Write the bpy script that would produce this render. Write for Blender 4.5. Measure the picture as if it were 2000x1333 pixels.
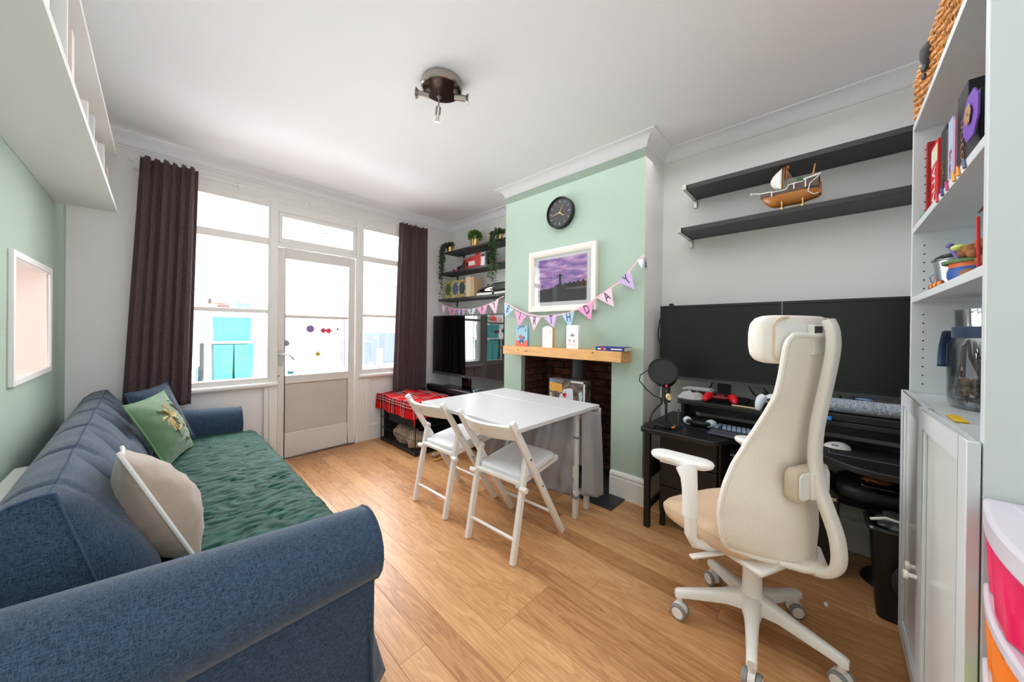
import bpy, bmesh, math, random
from mathutils import Vector, Matrix, noise
for o in list(bpy.data.objects): bpy.data.objects.remove(o)
S = bpy.context.scene
C = S.collection
PI = math.pi
R = math.radians
# ---------------------------------------------------------------- camera, light, exposure
cam = bpy.data.objects.new('camera', bpy.data.cameras.new('camera')); C.objects.link(cam)
cam.data.sensor_width = 36; cam.data.lens = 36*658.16/2000
cam.data.shift_x = 0.0006; cam.data.shift_y = -0.0093
cam.data.clip_start = 0.01
cam.location = (0, 0, 1.17)
cam.rotation_euler = (Matrix.Rotation(R(-46.4624), 4, 'Z') @ Matrix.Rotation(R(90-.15), 4, 'X') @ Matrix.Rotation(R(.6434), 4, 'Z')).to_euler()
S.camera = cam
w = bpy.data.worlds.new('world'); S.world = w; w.use_nodes = True
w.node_tree.nodes['Background'].inputs[0].default_value = (.93, .96, 1, 1)
w.node_tree.nodes['Background'].inputs[1].default_value = 1.7
def area(name, loc, rot, sx, sy, power, col=(1, 1, 1)):
    l = bpy.data.lights.new(name, 'AREA'); l.shape = 'RECTANGLE'; l.size = sx; l.size_y = sy; l.energy = power; l.color = col
    o = bpy.data.objects.new(name, l); C.objects.link(o); o.location = loc; o.rotation_euler = [R(a) for a in rot]
    return o
area('roof_daylight', (1.1, 4.75, 2.5), (-25, 0, 0), 3.4, 1.7, 285, (.975, .985, 1))
area('garden_daylight', (1.1, 6.0, 1.25), (-92, 0, 0), 4.2, 1.5, 200, (.975, .985, 1))
area('near_wall_fill', (-.12, -.47, 1.45), (90, 0, 16), .5, 1.6, 12, (.93, .965, 1))  # added fill lamp behind the camera; the near wall has no window
area('upward_fill', (.75, 1.75, 1.15), (180, 0, 0), 1.1, 1.5, 2.6, (.95, .975, 1))  # added mid-room fill facing up to brighten the ceiling; no flash stands there
area('overhead_fill', (1.25, 1.05, 2.36), (0, 0, 0), 2.3, 2.6, 14, (.97, .985, 1))  # added fill lamp facing down, stands in for light off the ceiling
S.view_settings.view_transform = 'Standard'; S.view_settings.look = 'None'
S.view_settings.gamma = 1; S.view_settings.use_curve_mapping = False
S.view_settings.exposure = 0.7
S.cycles.max_bounces = 10; S.cycles.diffuse_bounces = 6; S.cycles.transparent_max_bounces = 16
S.cycles.sample_clamp_indirect = 6; S.cycles.use_denoising = True
S.cycles.caustics_reflective = False; S.cycles.caustics_refractive = False
# ---------------------------------------------------------------- materials
def lin(c): return tuple((v/255/12.92 if v/255 <= .04045 else ((v/255+.055)/1.055)**2.4) for v in c)+(1,)
MC = {}
def mat(name, col, rough=.5, metal=0, spec=.5, noise_amt=0, nscale=8, bump=0, bscale=60, coat=0, sheen=0, stretch=(1, 1, 1), trans=0, alpha=1, emit=0, detail=4):
    if name in MC: return MC[name]
    m = bpy.data.materials.new(name); m.use_nodes = True; nt = m.node_tree; b = nt.nodes['Principled BSDF']
    c = lin(col); b.inputs['Base Color'].default_value = c; b.inputs['Roughness'].default_value = rough
    b.inputs['Metallic'].default_value = metal; b.inputs['Specular IOR Level'].default_value = spec
    b.inputs['Coat Weight'].default_value = coat; b.inputs['Sheen Weight'].default_value = sheen
    b.inputs['Transmission Weight'].default_value = trans; b.inputs['Alpha'].default_value = alpha
    tc = nt.nodes.new('ShaderNodeTexCoord'); mp = nt.nodes.new('ShaderNodeMapping'); mp.inputs['Scale'].default_value = stretch
    nt.links.new(tc.outputs['Object'], mp.inputs[0])
    if noise_amt:
        n = nt.nodes.new('ShaderNodeTexNoise'); n.inputs['Scale'].default_value = nscale; n.inputs['Detail'].default_value = detail
        nt.links.new(mp.outputs[0], n.inputs[0])
        r = nt.nodes.new('ShaderNodeValToRGB'); r.color_ramp.elements[0].position = .3; r.color_ramp.elements[1].position = .7
        r.color_ramp.elements[0].color = tuple(max(0, v*(1-noise_amt)) for v in c[:3])+(1,)
        r.color_ramp.elements[1].color = tuple(min(1, v*(1+noise_amt)) for v in c[:3])+(1,)
        nt.links.new(n.outputs[0], r.inputs[0]); nt.links.new(r.outputs[0], b.inputs['Base Color'])
    if bump:
        n2 = nt.nodes.new('ShaderNodeTexNoise'); n2.inputs['Scale'].default_value = bscale; n2.inputs['Detail'].default_value = 3
        nt.links.new(mp.outputs[0], n2.inputs[0])
        bu = nt.nodes.new('ShaderNodeBump'); bu.inputs['Strength'].default_value = bump; bu.inputs['Distance'].default_value = .004
        nt.links.new(n2.outputs[0], bu.inputs['Height']); nt.links.new(bu.outputs[0], b.inputs['Normal'])
    if emit:
        b.inputs['Emission Color'].default_value = c; b.inputs['Emission Strength'].default_value = emit
    MC[name] = m
    return m
def nodes(m): return m.node_tree.nodes, m.node_tree.links
WHITE = mat('white_paint', (232, 230, 228), .45, noise_amt=.015, nscale=3)
WALLW = mat('white_wall', (234, 232, 231), .85, noise_amt=.02, nscale=2, bump=.05, bscale=90)
CEIL = mat('ceiling_white', (236, 236, 239), .9, bump=.04, bscale=80)
GREEN = mat('sage_green_wall', (172, 192, 177), .85, noise_amt=.02, nscale=2, bump=.05, bscale=90)
CREAM = mat('hatch_cream', (236, 222, 214), .7)
GLOSSW = mat('gloss_white', (236, 234, 231), .3, noise_amt=.02, nscale=5)
DOORW = mat('door_gloss', (226, 221, 217), .35, noise_amt=.03, nscale=4)
LAM = mat('white_laminate', (212, 212, 214), .28)
CHW = mat('chair_white_lacquer', (235, 232, 229), .35, noise_amt=.02, nscale=20)
VINYL = mat('white_vinyl', (226, 228, 232), .4, bump=.06, bscale=150)
BLK = mat('black_matte', (20, 20, 22), .55)
BLKG = mat('black_gloss', (10, 10, 11), .08)
BLKW = mat('black_wood', (24, 23, 24), .42, noise_amt=.15, nscale=10, stretch=(14, 1, 14), bump=.05, bscale=40)
SHELFB = mat('black_shelf', (52, 51, 52), .5, noise_amt=.1, nscale=12, stretch=(14, 1, 14))
DGREY = mat('dark_grey_plastic', (48, 49, 52), .45)
MGREY = mat('mid_grey', (128, 130, 134), .45)
LGREY = mat('light_grey', (196, 198, 202), .45)
NICKEL = mat('brushed_nickel', (178, 172, 166), .28, metal=1, bump=.03, bscale=200, stretch=(1, 1, 12))
CHROME = mat('polished_chrome', (150, 142, 138), .08, metal=1)
STEEL = mat('steel', (190, 190, 190), .25, metal=1)
GOLD = mat('gold_metal', (214, 178, 112), .25, metal=1)
PINE = mat('pine_beam', (222, 168, 106), .5, noise_amt=.13, nscale=7, stretch=(9, .9, 9), bump=.08, bscale=30)
WOOD = mat('warm_wood', (196, 136, 78), .5, noise_amt=.15, nscale=10, stretch=(6, 6, 1))
PLW = mat('chair_plastic_white', (240, 238, 236), .38)
FRCR = mat('chair_frame_cream', (238, 232, 225), .4)
RUB = mat('caster_grey', (140, 141, 144), .5)
RED = mat('red', (200, 28, 34), .45)
BOOKP = mat('book_pages', (226, 218, 204), .8, noise_amt=.1, nscale=200, stretch=(1, 1, .05))
def solid(name, c, r=.55, **k): return mat(name, c, r, **k)
def glass(name='clear_glass', refl=.06, tint=(1, 1, 1, 1), rough=0):
    if name in MC: return MC[name]
    m = bpy.data.materials.new(name); m.use_nodes = True; N, L = nodes(m); N.clear()
    o = N.new('ShaderNodeOutputMaterial'); t = N.new('ShaderNodeBsdfTransparent'); t.inputs[0].default_value = tint
    g = N.new('ShaderNodeBsdfGlossy'); g.inputs['Roughness'].default_value = rough
    x = N.new('ShaderNodeMixShader'); f = N.new('ShaderNodeLayerWeight'); f.inputs[0].default_value = .25
    ma = N.new('ShaderNodeMath'); ma.operation = 'MULTIPLY_ADD'; ma.inputs[1].default_value = .5; ma.inputs[2].default_value = refl
    L.new(f.outputs['Fresnel'], ma.inputs[0]); L.new(ma.outputs[0], x.inputs[0]); L.new(t.outputs[0], x.inputs[1]); L.new(g.outputs[0], x.inputs[2]); L.new(x.outputs[0], o.inputs[0])
    MC[name] = m; return m
GLASS = glass()
JARG = glass('jar_glass', .1, (.93, .94, .95, 1))
PVC = mat('clear_plastic_sheet', (214, 216, 220), .22, alpha=.45, noise_amt=.1, nscale=6, bump=.5, bscale=9)
def plasticdrawer(name, c):
    m = mat(name, c, .28, alpha=.9, coat=.2)
    return m
def fabric(name, dark, light, scale=160, rough=.95, bump=.35, sheen=.2, st=(1, 1, 1)):
    if name in MC: return MC[name]
    m = bpy.data.materials.new(name); m.use_nodes = True; N, L = nodes(m); b = N['Principled BSDF']
    tc = N.new('ShaderNodeTexCoord'); b.inputs['Roughness'].default_value = rough; b.inputs['Sheen Weight'].default_value = sheen
    b.inputs['Specular IOR Level'].default_value = .2
    hs = []
    for sx in ((1, .12, .12), (.12, 1, .5), (.3, .3, 1)):
        mp = N.new('ShaderNodeMapping'); mp.inputs['Scale'].default_value = tuple(a*b_ for a, b_ in zip(sx, st)); L.new(tc.outputs['Object'], mp.inputs[0])
        n = N.new('ShaderNodeTexNoise'); n.inputs['Scale'].default_value = scale; n.inputs['Detail'].default_value = 2; L.new(mp.outputs[0], n.inputs[0]); hs.append(n)
    a = N.new('ShaderNodeMath'); a.operation = 'MAXIMUM'; L.new(hs[0].outputs[0], a.inputs[0]); L.new(hs[1].outputs[0], a.inputs[1])
    a2 = N.new('ShaderNodeMath'); a2.operation = 'MAXIMUM'; L.new(a.outputs[0], a2.inputs[0]); L.new(hs[2].outputs[0], a2.inputs[1])
    r = N.new('ShaderNodeValToRGB'); r.color_ramp.elements[0].position = .42; r.color_ramp.elements[1].position = .78
    r.color_ramp.elements[0].color = lin(dark); r.color_ramp.elements[1].color = lin(light)
    L.new(a2.outputs[0], r.inputs[0]); L.new(r.outputs[0], b.inputs['Base Color'])
    bu = N.new('ShaderNodeBump'); bu.inputs['Strength'].default_value = bump; bu.inputs['Distance'].default_value = .002
    L.new(a2.outputs[0], bu.inputs['Height']); L.new(bu.outputs[0], b.inputs['Normal'])
    MC[name] = m; return m
SOFA = fabric('blue_slub_fabric', (23, 35, 52), (72, 93, 120), 620, bump=.25)
CURT = fabric('brown_curtain_fabric', (70, 54, 55), (98, 80, 80), 300, .8, .08, .1)
MESHF = fabric('cream_mesh', (214, 200, 183), (240, 232, 222), 500, .8, .5, .1)
SEATF = mat('seat_cream_fabric', (222, 192, 160), .7, sheen=.2, noise_amt=.05, nscale=10, bump=.12, bscale=14)
# ---------------------------------------------------------------- geometry helpers
WM = {}
class B:
    def __init__(s): s.bm = bmesh.new()
    def face(s, pts):
        vs = [s.bm.verts.new(p) for p in pts]
        try: return s.bm.faces.new(vs)
        except ValueError: return None
    def box(s, x0, x1, y0, y1, z0, z1, M=None):
        p = [Vector((x, y, z)) for z in (z0, z1) for x, y in ((x0, y0), (x1, y0), (x1, y1), (x0, y1))]
        if M is not None: p = [M @ q for q in p]
        v = [s.bm.verts.new(q) for q in p]
        for f in ((3, 2, 1, 0), (4, 5, 6, 7), (0, 1, 5, 4), (1, 2, 6, 5), (2, 3, 7, 6), (3, 0, 4, 7)): s.bm.faces.new([v[i] for i in f])
        return s
    def beam(s, p0, p1, wd, th, up=(0, 0, 1)):
        p0, p1 = Vector(p0), Vector(p1); d = (p1-p0); L = d.length; d.normalize(); u = Vector(up)
        sx = d.cross(u)
        if sx.length < 1e-4: sx = d.cross(Vector((1, 0, 0)))
        sx.normalize(); u = sx.cross(d)
        M = Matrix((tuple(sx)+(0,), tuple(d)+(0,), tuple(u)+(0,), (0, 0, 0, 1))).transposed(); M.translation = p0
        return s.box(-wd/2, wd/2, 0, L, -th/2, th/2, M)
    def loft(s, rings, cap=True, closed=True):
        vr = [[s.bm.verts.new(p) for p in r] for r in rings]; n = len(vr[0])
        for a, b in zip(vr, vr[1:]):
            for i in range(n if closed else n-1):
                j = (i+1) % n
                try: s.bm.faces.new((a[i], a[j], b[j], b[i]))
                except ValueError: pass
        if cap and closed:
            for r in (vr[0][::-1], vr[-1]):
                try: s.bm.faces.new(r)
                except ValueError: pass
        return s
    def cyl(s, p0, p1, r0, r1=None, seg=16, cap=True):
        return s.tube([p0, p1], [r0, r0 if r1 is None else r1], seg, cap)
    def tube(s, pts, r, seg=8, cap=True, closed=False, flat=1.0):
        pts = [Vector(p) for p in pts]; n = len(pts)
        rs = r if isinstance(r, (list, tuple)) else [r]*n
        ref = None; rings = []
        for i, p in enumerate(pts):
            if closed: t = pts[(i+1) % n]-pts[i-1]
            else: t = pts[min(i+1, n-1)]-pts[max(i-1, 0)]
            if t.length < 1e-9: t = Vector((0, 0, 1))
            t.normalize()
            if ref is None:
                ref = Vector((0, 0, 1)) if abs(t.z) < .9 else Vector((1, 0, 0))
            a = t.cross(ref)
            if a.length < 1e-6: a = t.cross(Vector((0, 1, 0)))
            a.normalize(); b = a.cross(t); ref = b
            rings.append([p+a*math.cos(k*2*PI/seg)*rs[i]+b*math.sin(k*2*PI/seg)*rs[i]*flat for k in range(seg)])
        if closed: rings.append(rings[0]); cap = False
        return s.loft(rings, cap)
    def lathe(s, prof, c=(0, 0, 0), seg=24, M=None, cap=False):
        c = Vector(c); rings = []
        for r, z in prof:
            ring = [Vector((math.cos(k*2*PI/seg)*r, math.sin(k*2*PI/seg)*r, z)) for k in range(seg)]
            rings.append([(M @ q if M is not None else c+q) for q in ring])
        return s.loft(rings, cap)
    def ell(s, c, r, seg=12, rings=8, M=None):
        prof = []
        c = Vector(c); out = []
        for i in range(rings+1):
            th = -PI/2+PI*i/rings
            ring = [Vector((math.cos(k*2*PI/seg)*math.cos(th)*r[0], math.sin(k*2*PI/seg)*math.cos(th)*r[1], math.sin(th)*r[2])) for k in range(seg)]
            out.append([(c+(M @ q if M is not None else q)) for q in ring])
        return s.loft(out, False)
    def prism(s, poly, z0, z1, M=None):
        """poly in xy extruded z0..z1 (optionally transformed)"""
        f = (lambda p: M @ Vector(p)) if M is not None else Vector
        return s.loft([[f((x, y, z0)) for x, y in poly], [f((x, y, z1)) for x, y in poly]])
    def grid(s, fn, nu, nv, closed_u=False):
        vs = [[s.bm.verts.new(fn(i/nu, j/nv)) for j in range(nv+1)] for i in range(nu+(0 if closed_u else 1))]
        for i in range(nu):
            for j in range(nv):
                a = vs[i]; b = vs[(i+1) % len(vs)]
                s.bm.faces.new((a[j], b[j], b[j+1], a[j+1]))
        return s
def obj(name, b, m, parent=None, origin=None, M=None, bevel=0, seg=2, sub=0, solid_t=0, angle=38, world=True, flat=False):
    """link builder b as ONE mesh. geometry is in world coordinates unless M (local->world) is given"""
    bm = b.bm
    bmesh.ops.remove_doubles(bm, verts=bm.verts, dist=1e-6)
    bmesh.ops.recalc_face_normals(bm, faces=bm.faces)
    if M is not None: bm.transform(M)
    if parent is not None: base = WM[parent]
    else:
        if origin is None:
            zs = [v.co.z for v in bm.verts]; xs = [v.co.x for v in bm.verts]; ys = [v.co.y for v in bm.verts]
            origin = ((min(xs)+max(xs))/2, (min(ys)+max(ys))/2, min(zs))
        base = Matrix.Translation(origin)
    bm.transform(base.inverted())
    me = bpy.data.meshes.new(name); bm.to_mesh(me); bm.free()
    for mm in (m if isinstance(m, (list, tuple)) else [m]): me.materials.append(mm)
    if not flat:
        me.polygons.foreach_set('use_smooth', [True]*len(me.polygons)); me.set_sharp_from_angle(angle=R(angle))
    o = bpy.data.objects.new(name, me); C.objects.link(o)
    if parent is not None: o.parent = parent
    else: o.matrix_world = base
    WM[o] = base
    if solid_t:
        k = o.modifiers.new('solid', 'SOLIDIFY'); k.thickness = solid_t; k.offset = 0
    if bevel:
        k = o.modifiers.new('bevel', 'BEVEL'); k.width = bevel; k.segments = seg; k.limit_method = 'ANGLE'; k.angle_limit = R(40)
    if sub:
        k = o.modifiers.new('sub', 'SUBSURF'); k.levels = sub; k.render_levels = sub
    return o
def tag(o, label, cat, group=None, kind=None):
    if label: o['label'] = label
    if cat: o['category'] = cat
    if group: o['group'] = group
    if kind: o['kind'] = kind
    return o
def thing(name, label, cat, loc=(0, 0, 0), group=None, M=None):
    o = bpy.data.objects.new(name, None); C.objects.link(o)
    mw = M if M is not None else Matrix.Translation(loc)
    o.matrix_world = mw; WM[o] = mw; o.empty_display_size = .05
    return tag(o, label, cat, group)
def struct(name, b=None, m=None, loc=(0, 0, 0), **k):
    if b is None:
        o = thing(name, None, None, loc)
    else: o = obj(name, b, m, **k)
    o['kind'] = 'structure'; return o
def copy_tree(o, M, parent=None):
    c = o.copy(); C.objects.link(c)
    if parent: c.parent = parent
    else: c.matrix_world = M; WM[c] = M
    for ch in [x for x in bpy.data.objects if x.parent == o]: copy_tree(ch, None, c)
    return c
def text(name, s, size, M, m, parent, ext=.0006, sx=1.0):
    cu = bpy.data.curves.new(name, 'FONT'); cu.body = s; cu.size = size; cu.align_x = 'CENTER'; cu.align_y = 'CENTER'; cu.extrude = ext; cu.resolution_u = 2
    t = bpy.data.objects.new('tmp', cu); C.objects.link(t)
    me = bpy.data.meshes.new_from_object(t); bpy.data.objects.remove(t)
    me.transform(Matrix.Scale(sx, 4, (1, 0, 0))); me.transform(WM[parent].inverted() @ M); me.name = name; me.materials.clear(); me.materials.append(m)
    o = bpy.data.objects.new(name, me); C.objects.link(o); o.parent = parent; WM[o] = WM[parent]
    return o
def frame(o, xa, ya, za=None):
    """matrix with local x=xa, y=ya, origin o"""
    xa = Vector(xa).normalized(); ya = Vector(ya); za = xa.cross(ya).normalized(); ya = za.cross(xa)
    m = Matrix((tuple(xa)+(0,), tuple(ya)+(0,), tuple(za)+(0,), (0, 0, 0, 1))).transposed(); m.translation = Vector(o); return m
def rrect(w_, h_, r, n=4, cx=0, cy=0):
    out = []
    for k, (sx, sy) in enumerate(((1, 1), (-1, 1), (-1, -1), (1, -1))):
        for i in range(n+1):
            a = k*PI/2+i/n*PI/2
            out.append((cx+sx*(w_/2-r)+r*math.cos(a), cy+sy*(h_/2-r)+r*math.sin(a)))
    return out
rnd = random.Random(5)
# ================================================================ ROOM SHELL
XL, YW, XA, XC, Y0, Y1, H, YN = -.403, 3.547, 2.605, 2.27, .921, 2.245, 2.4955, -.52
# floor: planks as parts
fl = struct('floor', loc=(0, 0, 0))
obj('subfloor', B().box(XL, XA, YN, YW, -.03, -.006), mat('joint_brown', (120, 80, 48), .8), fl)
def plankmat():
    m = bpy.data.materials.new('oak_plank'); m.use_nodes = True; N, L = nodes(m); b = N['Principled BSDF']
    oi = N.new('ShaderNodeObjectInfo'); tc = N.new('ShaderNodeTexCoord'); ad = N.new('ShaderNodeVectorMath'); ad.operation = 'ADD'
    cx = N.new('ShaderNodeCombineXYZ'); mu = N.new('ShaderNodeMath'); mu.operation = 'MULTIPLY'; mu.inputs[1].default_value = 37
    L.new(oi.outputs['Random'], mu.inputs[0]); L.new(mu.outputs[0], cx.inputs[0]); L.new(mu.outputs[0], cx.inputs[1]); L.new(mu.outputs[0], cx.inputs[2])
    L.new(tc.outputs['Object'], ad.inputs[0]); L.new(cx.outputs[0], ad.inputs[1])
    mp = N.new('ShaderNodeMapping'); mp.inputs['Scale'].default_value = (1, .13, 1); L.new(ad.outputs[0], mp.inputs[0])
    n = N.new('ShaderNodeTexNoise'); n.inputs['Scale'].default_value = 16; n.inputs['Detail'].default_value = 4; n.inputs['Distortion'].default_value = 1.6; L.new(mp.outputs[0], n.inputs[0])
    wv = N.new('ShaderNodeMath'); wv.operation = 'MULTIPLY'; wv.inputs[1].default_value = 34; L.new(n.outputs[0], wv.inputs[0])
    si = N.new('ShaderNodeMath'); si.operation = 'SINE'; L.new(wv.outputs[0], si.inputs[0])
    mp2 = N.new('ShaderNodeMapping'); mp2.inputs['Scale'].default_value = (1, .05, 1); L.new(ad.outputs[0], mp2.inputs[0])
    n2 = N.new('ShaderNodeTexNoise'); n2.inputs['Scale'].default_value = 160; n2.inputs['Detail'].default_value = 3; L.new(mp2.outputs[0], n2.inputs[0])
    a1 = N.new('ShaderNodeMath'); a1.operation = 'MULTIPLY_ADD'; a1.inputs[1].default_value = .09; L.new(si.outputs[0], a1.inputs[0])
    a2 = N.new('ShaderNodeMath'); a2.operation = 'MULTIPLY_ADD'; a2.inputs[1].default_value = .55; a2.inputs[2].default_value = .02; L.new(n2.outputs[0], a2.inputs[0]); L.new(a2.outputs[0], a1.inputs[2])
    a3 = N.new('ShaderNodeMath'); a3.operation = 'MULTIPLY_ADD'; a3.inputs[1].default_value = .34; L.new(oi.outputs['Random'], a3.inputs[0]); L.new(a1.outputs[0], a3.inputs[2])
    a4 = N.new('ShaderNodeMath'); a4.operation = 'MULTIPLY_ADD'; a4.inputs[1].default_value = .3; L.new(n.outputs[0], a4.inputs[0]); L.new(a3.outputs[0], a4.inputs[2])
    r = N.new('ShaderNodeValToRGB'); e = r.color_ramp.elements
    e[0].position = .25; e[0].color = lin((152, 100, 62)); e[1].position = .92; e[1].color = lin((216, 168, 120))
    q = e.new(.6); q.color = lin((194, 142, 95))
    L.new(a4.outputs[0], r.inputs[0]); L.new(r.outputs[0], b.inputs['Base Color']); b.inputs['Roughness'].default_value = .36
    b.inputs['Specular IOR Level'].default_value = .45
    bu = N.new('ShaderNodeBump'); bu.inputs['Strength'].default_value = .06; L.new(n2.outputs[0], bu.inputs['Height']); L.new(bu.outputs[0], b.inputs['Normal'])
    return m
PM = plankmat()
PW = .11
pl_cache = {}
def plank(x, y0, y1, wd=PW):
    key = (round(y1-y0, 3), round(wd, 3))
    if key not in pl_cache:
        b = B(); hw = wd/2-.0003; L_ = key[0]/2-.0003; c = .0007
        b.loft([[(-hw, -L_, -.006), (hw, -L_, -.006), (hw, L_, -.006), (-hw, L_, -.006)], [(-hw, -L_, -c), (hw, -L_, -c), (hw, L_, -c), (-hw, L_, -c)], [(-hw+c, -L_+c, 0), (hw-c, -L_+c, 0), (hw-c, L_-c, 0), (-hw+c, L_-c, 0)]])
        me = bpy.data.meshes.new('plank'); bmesh.ops.recalc_face_normals(b.bm, faces=b.bm.faces); b.bm.to_mesh(me); b.bm.free(); me.materials.append(PM); pl_cache[key] = me
    o = bpy.data.objects.new('plank', pl_cache[key]); C.objects.link(o); o.parent = fl; o.location = (x, (y0+y1)/2, 0)
LENS = (.9, 1.2, .6)
r2 = random.Random(11); x = XL; row = 0
while x < XA-.005:
    wd = min(PW, XA-x); y = YN-([0, .6, .3, .75, .45, .15][row % 6]+.05)
    while y < YW:
        L_ = LENS[r2.randrange(3)]; a, b_ = max(y, YN), min(y+L_, YW)
        a, b_ = round(a, 2), round(b_, 2)
        if b_-a > .03: plank(x+wd/2, a, b_, wd)
        y += L_
    x += PW; row += 1
# ceiling with walls
struct('ceiling', B().box(XL-.2, XA+.2, YN-.2, YW+.1, H, H+.08), CEIL, origin=(1, 1.5, H))
# left wall with the hatch
n0, n1, z0n, z1n = 2.36, 3.04, .94, 1.455
b = B(); xl0 = XL-.45
b.box(xl0, XL, YN-.2, n0, 0, H).box(xl0, XL, n1, YW, 0, H).box(xl0, XL, n0, n1, 0, z0n).box(xl0, XL, n0, n1, z1n, H)
wl = struct('wall_left', b, GREEN, origin=(XL, 1.5, 0))
b = B(); t = .006
b.box(xl0, XL+.001, n0, n0+t, z0n, z1n).box(xl0, XL+.001, n1-t, n1, z0n, z1n).box(xl0, XL+.001, n0, n1, z0n, z0n+t).box(xl0, XL+.001, n0, n1, z1n-t, z1n)
obj('hatch_lining', b, CREAM, wl)
b = B()
for y_ in ((n0-.018, n0+.012), (n1-.012, n1+.018)): b.box(XL-.002, XL+.014, y_[0], y_[1], z0n-.018, z1n+.018)
for z_ in ((z0n-.018, z0n+.012), (z1n-.012, z1n+.018)): b.box(XL-.002, XL+.014, n0+.012, n1-.012, z_[0], z_[1])
obj('hatch_frame', b, WHITE, wl, bevel=.004)
# near wall behind the camera and bookcase
struct('wall_near', B().box(XL-.2, XA+.2, YN-.08, YN, 0, H), WALLW, origin=(1, YN, 0))
# right walls and chimney breast with the fire opening
O0, O1, OZ = 1.15, 2.03, .955
struct('wall_right', B().box(XA, XA+.1, Y1, YW+.1, 0, H).box(XA, XA+.1, YN, Y0, 0, H), WALLW, origin=(XA, 1.5, 0))
cb = B(); cb.box(XC, XA+.45, O1, Y1, 0, H).box(XC, XA+.45, Y0, O0, 0, H).box(XC, XA+.45, O0, O1, OZ, H)
wc = struct('wall_chimney_breast', cb, [WALLW, GREEN], origin=(XC, 1.6, 0))
for p in wc.data.polygons:
    if p.normal.x < -.9: p.material_index = 1
obj('opening_edge', B().box(XC-.001, XC+.045, O1-.002, O1+.001, 0, OZ).box(XC-.001, XC+.045, O0-.001, O0+.002, 0, OZ), GREEN, wc)
# bricks of the fireplace
def brickmat():
    m = mat('sooty_brick', (92, 52, 36), .9, noise_amt=.45, nscale=14, bump=.6, bscale=45)
    N, L = nodes(m); b = N['Principled BSDF']; oi = N.new('ShaderNodeObjectInfo'); hs = N.new('ShaderNodeHueSaturation'); src = b.inputs['Base Color'].links[0].from_socket
    mr = N.new('ShaderNodeMapRange'); mr.inputs[3].default_value = .45; mr.inputs[4].default_value = 1.25; L.new(oi.outputs['Random'], mr.inputs[0]); L.new(mr.outputs[0], hs.inputs['Value']); L.new(src, hs.inputs['Color']); L.new(hs.outputs[0], b.inputs['Base Color'])
    return m
BRK = brickmat(); bcache = {}
obj('mortar', B().box(XA+.03, XA+.06, O0, O1, 0, OZ).box(XC+.05, XA+.04, O1-.012, O1, 0, OZ).box(XC+.05, XA+.04, O0, O0+.012, 0, OZ), mat('sooty_mortar', (46, 32, 26), .95), wc)
def brick(cx_, cy_, cz_, L_, alongx):
    key = (round(L_, 3), alongx)
    if key not in bcache:
        hx, hy = (L_/2-.005, .012) if alongx else (.012, L_/2-.005); hz = .0275; c = .004; b = B()
        b.loft([[(sx*(hx-k), sy*(hy-k), z_) for sx, sy in ((-1, -1), (1, -1), (1, 1), (-1, 1))] for z_, k in ((-hz, c), (-hz+c, 0), (hz-c, 0), (hz, c))])
        bmesh.ops.recalc_face_normals(b.bm, faces=b.bm.faces); me = bpy.data.meshes.new('brick'); b.bm.to_mesh(me); b.bm.free(); me.materials.append(BRK); bcache[key] = me
    o = bpy.data.objects.new('brick', bcache[key]); C.objects.link(o); o.parent = wc
    o.location = Vector((cx_, cy_, cz_))-Vector((XC, 1.6, 0))
for k in range(15):
    z_ = .032+k*.0635
    if z_+.03 > OZ+.02: break
    off = 0 if k % 2 else .11
    y = O0-off
    while y < O1:
        a, b_ = max(y, O0+.014), min(y+.22, O1-.014)
        if b_-a > .04: brick(XA+.022+rnd.uniform(0, .005), (a+b_)/2, z_, b_-a, False)
        y += .22
    x = XC+.05-off
    while x < XA+.03:
        a, b_ = max(x, XC+.05), min(x+.22, XA+.03)
        if b_-a > .04:
            brick((a+b_)/2, O1-.014-rnd.uniform(0, .004), z_, b_-a, True); brick((a+b_)/2, O0+.014, z_, b_-a, True)
        x += .22
# window wall masonry
b = B(); yb = YW+.1
b.box(XL-.45, -.06, YW, yb, 0, H).box(2.08, XA+.2, YW, yb, 0, H).box(-.06, 2.08, YW, yb, 2.27, H).box(-.06, .655, YW, yb, 0, .69).box(1.465, 2.08, YW, yb, 0, .69)
struct('wall_far', b, WALLW, origin=(1, YW, 0))
# coving swept round the room with mitres
def sweep(outline, prof, closed=True):
    """outline: interior points with the room on the LEFT when walking; prof: (offset into room, z)"""
    n = len(outline); rings = []
    for i in range(n):
        p = Vector(outline[i])
        def nrm(a, b): d = (Vector(b)-Vector(a)).normalized(); return Vector((-d.y, d.x))
        if closed or 0 < i < n-1:
            na = nrm(outline[i-1], outline[i]); nb = nrm(outline[i], outline[(i+1) % n]); m_ = (na+nb); m_ = m_/max(.2, m_.dot(na))
        else: m_ = nrm(outline[0], outline[1]) if i == 0 else nrm(outline[-2], outline[-1])
        rings.append([(p.x+m_.x*o_, p.y+m_.y*o_, z) for o_, z in prof])
    if closed: rings.append(rings[0])
    return B().loft(rings, cap=not closed)
OUT = [(XL, YN), (XA, YN), (XA, Y0), (XC, Y0), (XC, Y1), (XA, Y1), (XA, YW), (XL, YW)]
pr = [(0, H), (0, H-.075), (.008, H-.075), (.010, H-.068)]
for k in range(7):
    a = k/6*PI/2; pr.append((.078-.066*math.cos(a), H-.068+.058*math.sin(a)))
pr += [(.084, H-.008), (.084, H)]
struct('trim_1', sweep(OUT, pr), CEIL, angle=25)
struct('trim_2', sweep([(XA, YW), (XL, YW)], [(0, 2.405), (0, 2.40), (.004, 2.398), (.006, 2.402), (.004, 2.408), (0, 2.408)], False).box(-.14, 2.16, YW-.012, YW, 2.325, 2.345).box(-.12, 2.14, YW-.022, YW, 2.27, 2.325), WALLW, bevel=.002)
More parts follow.
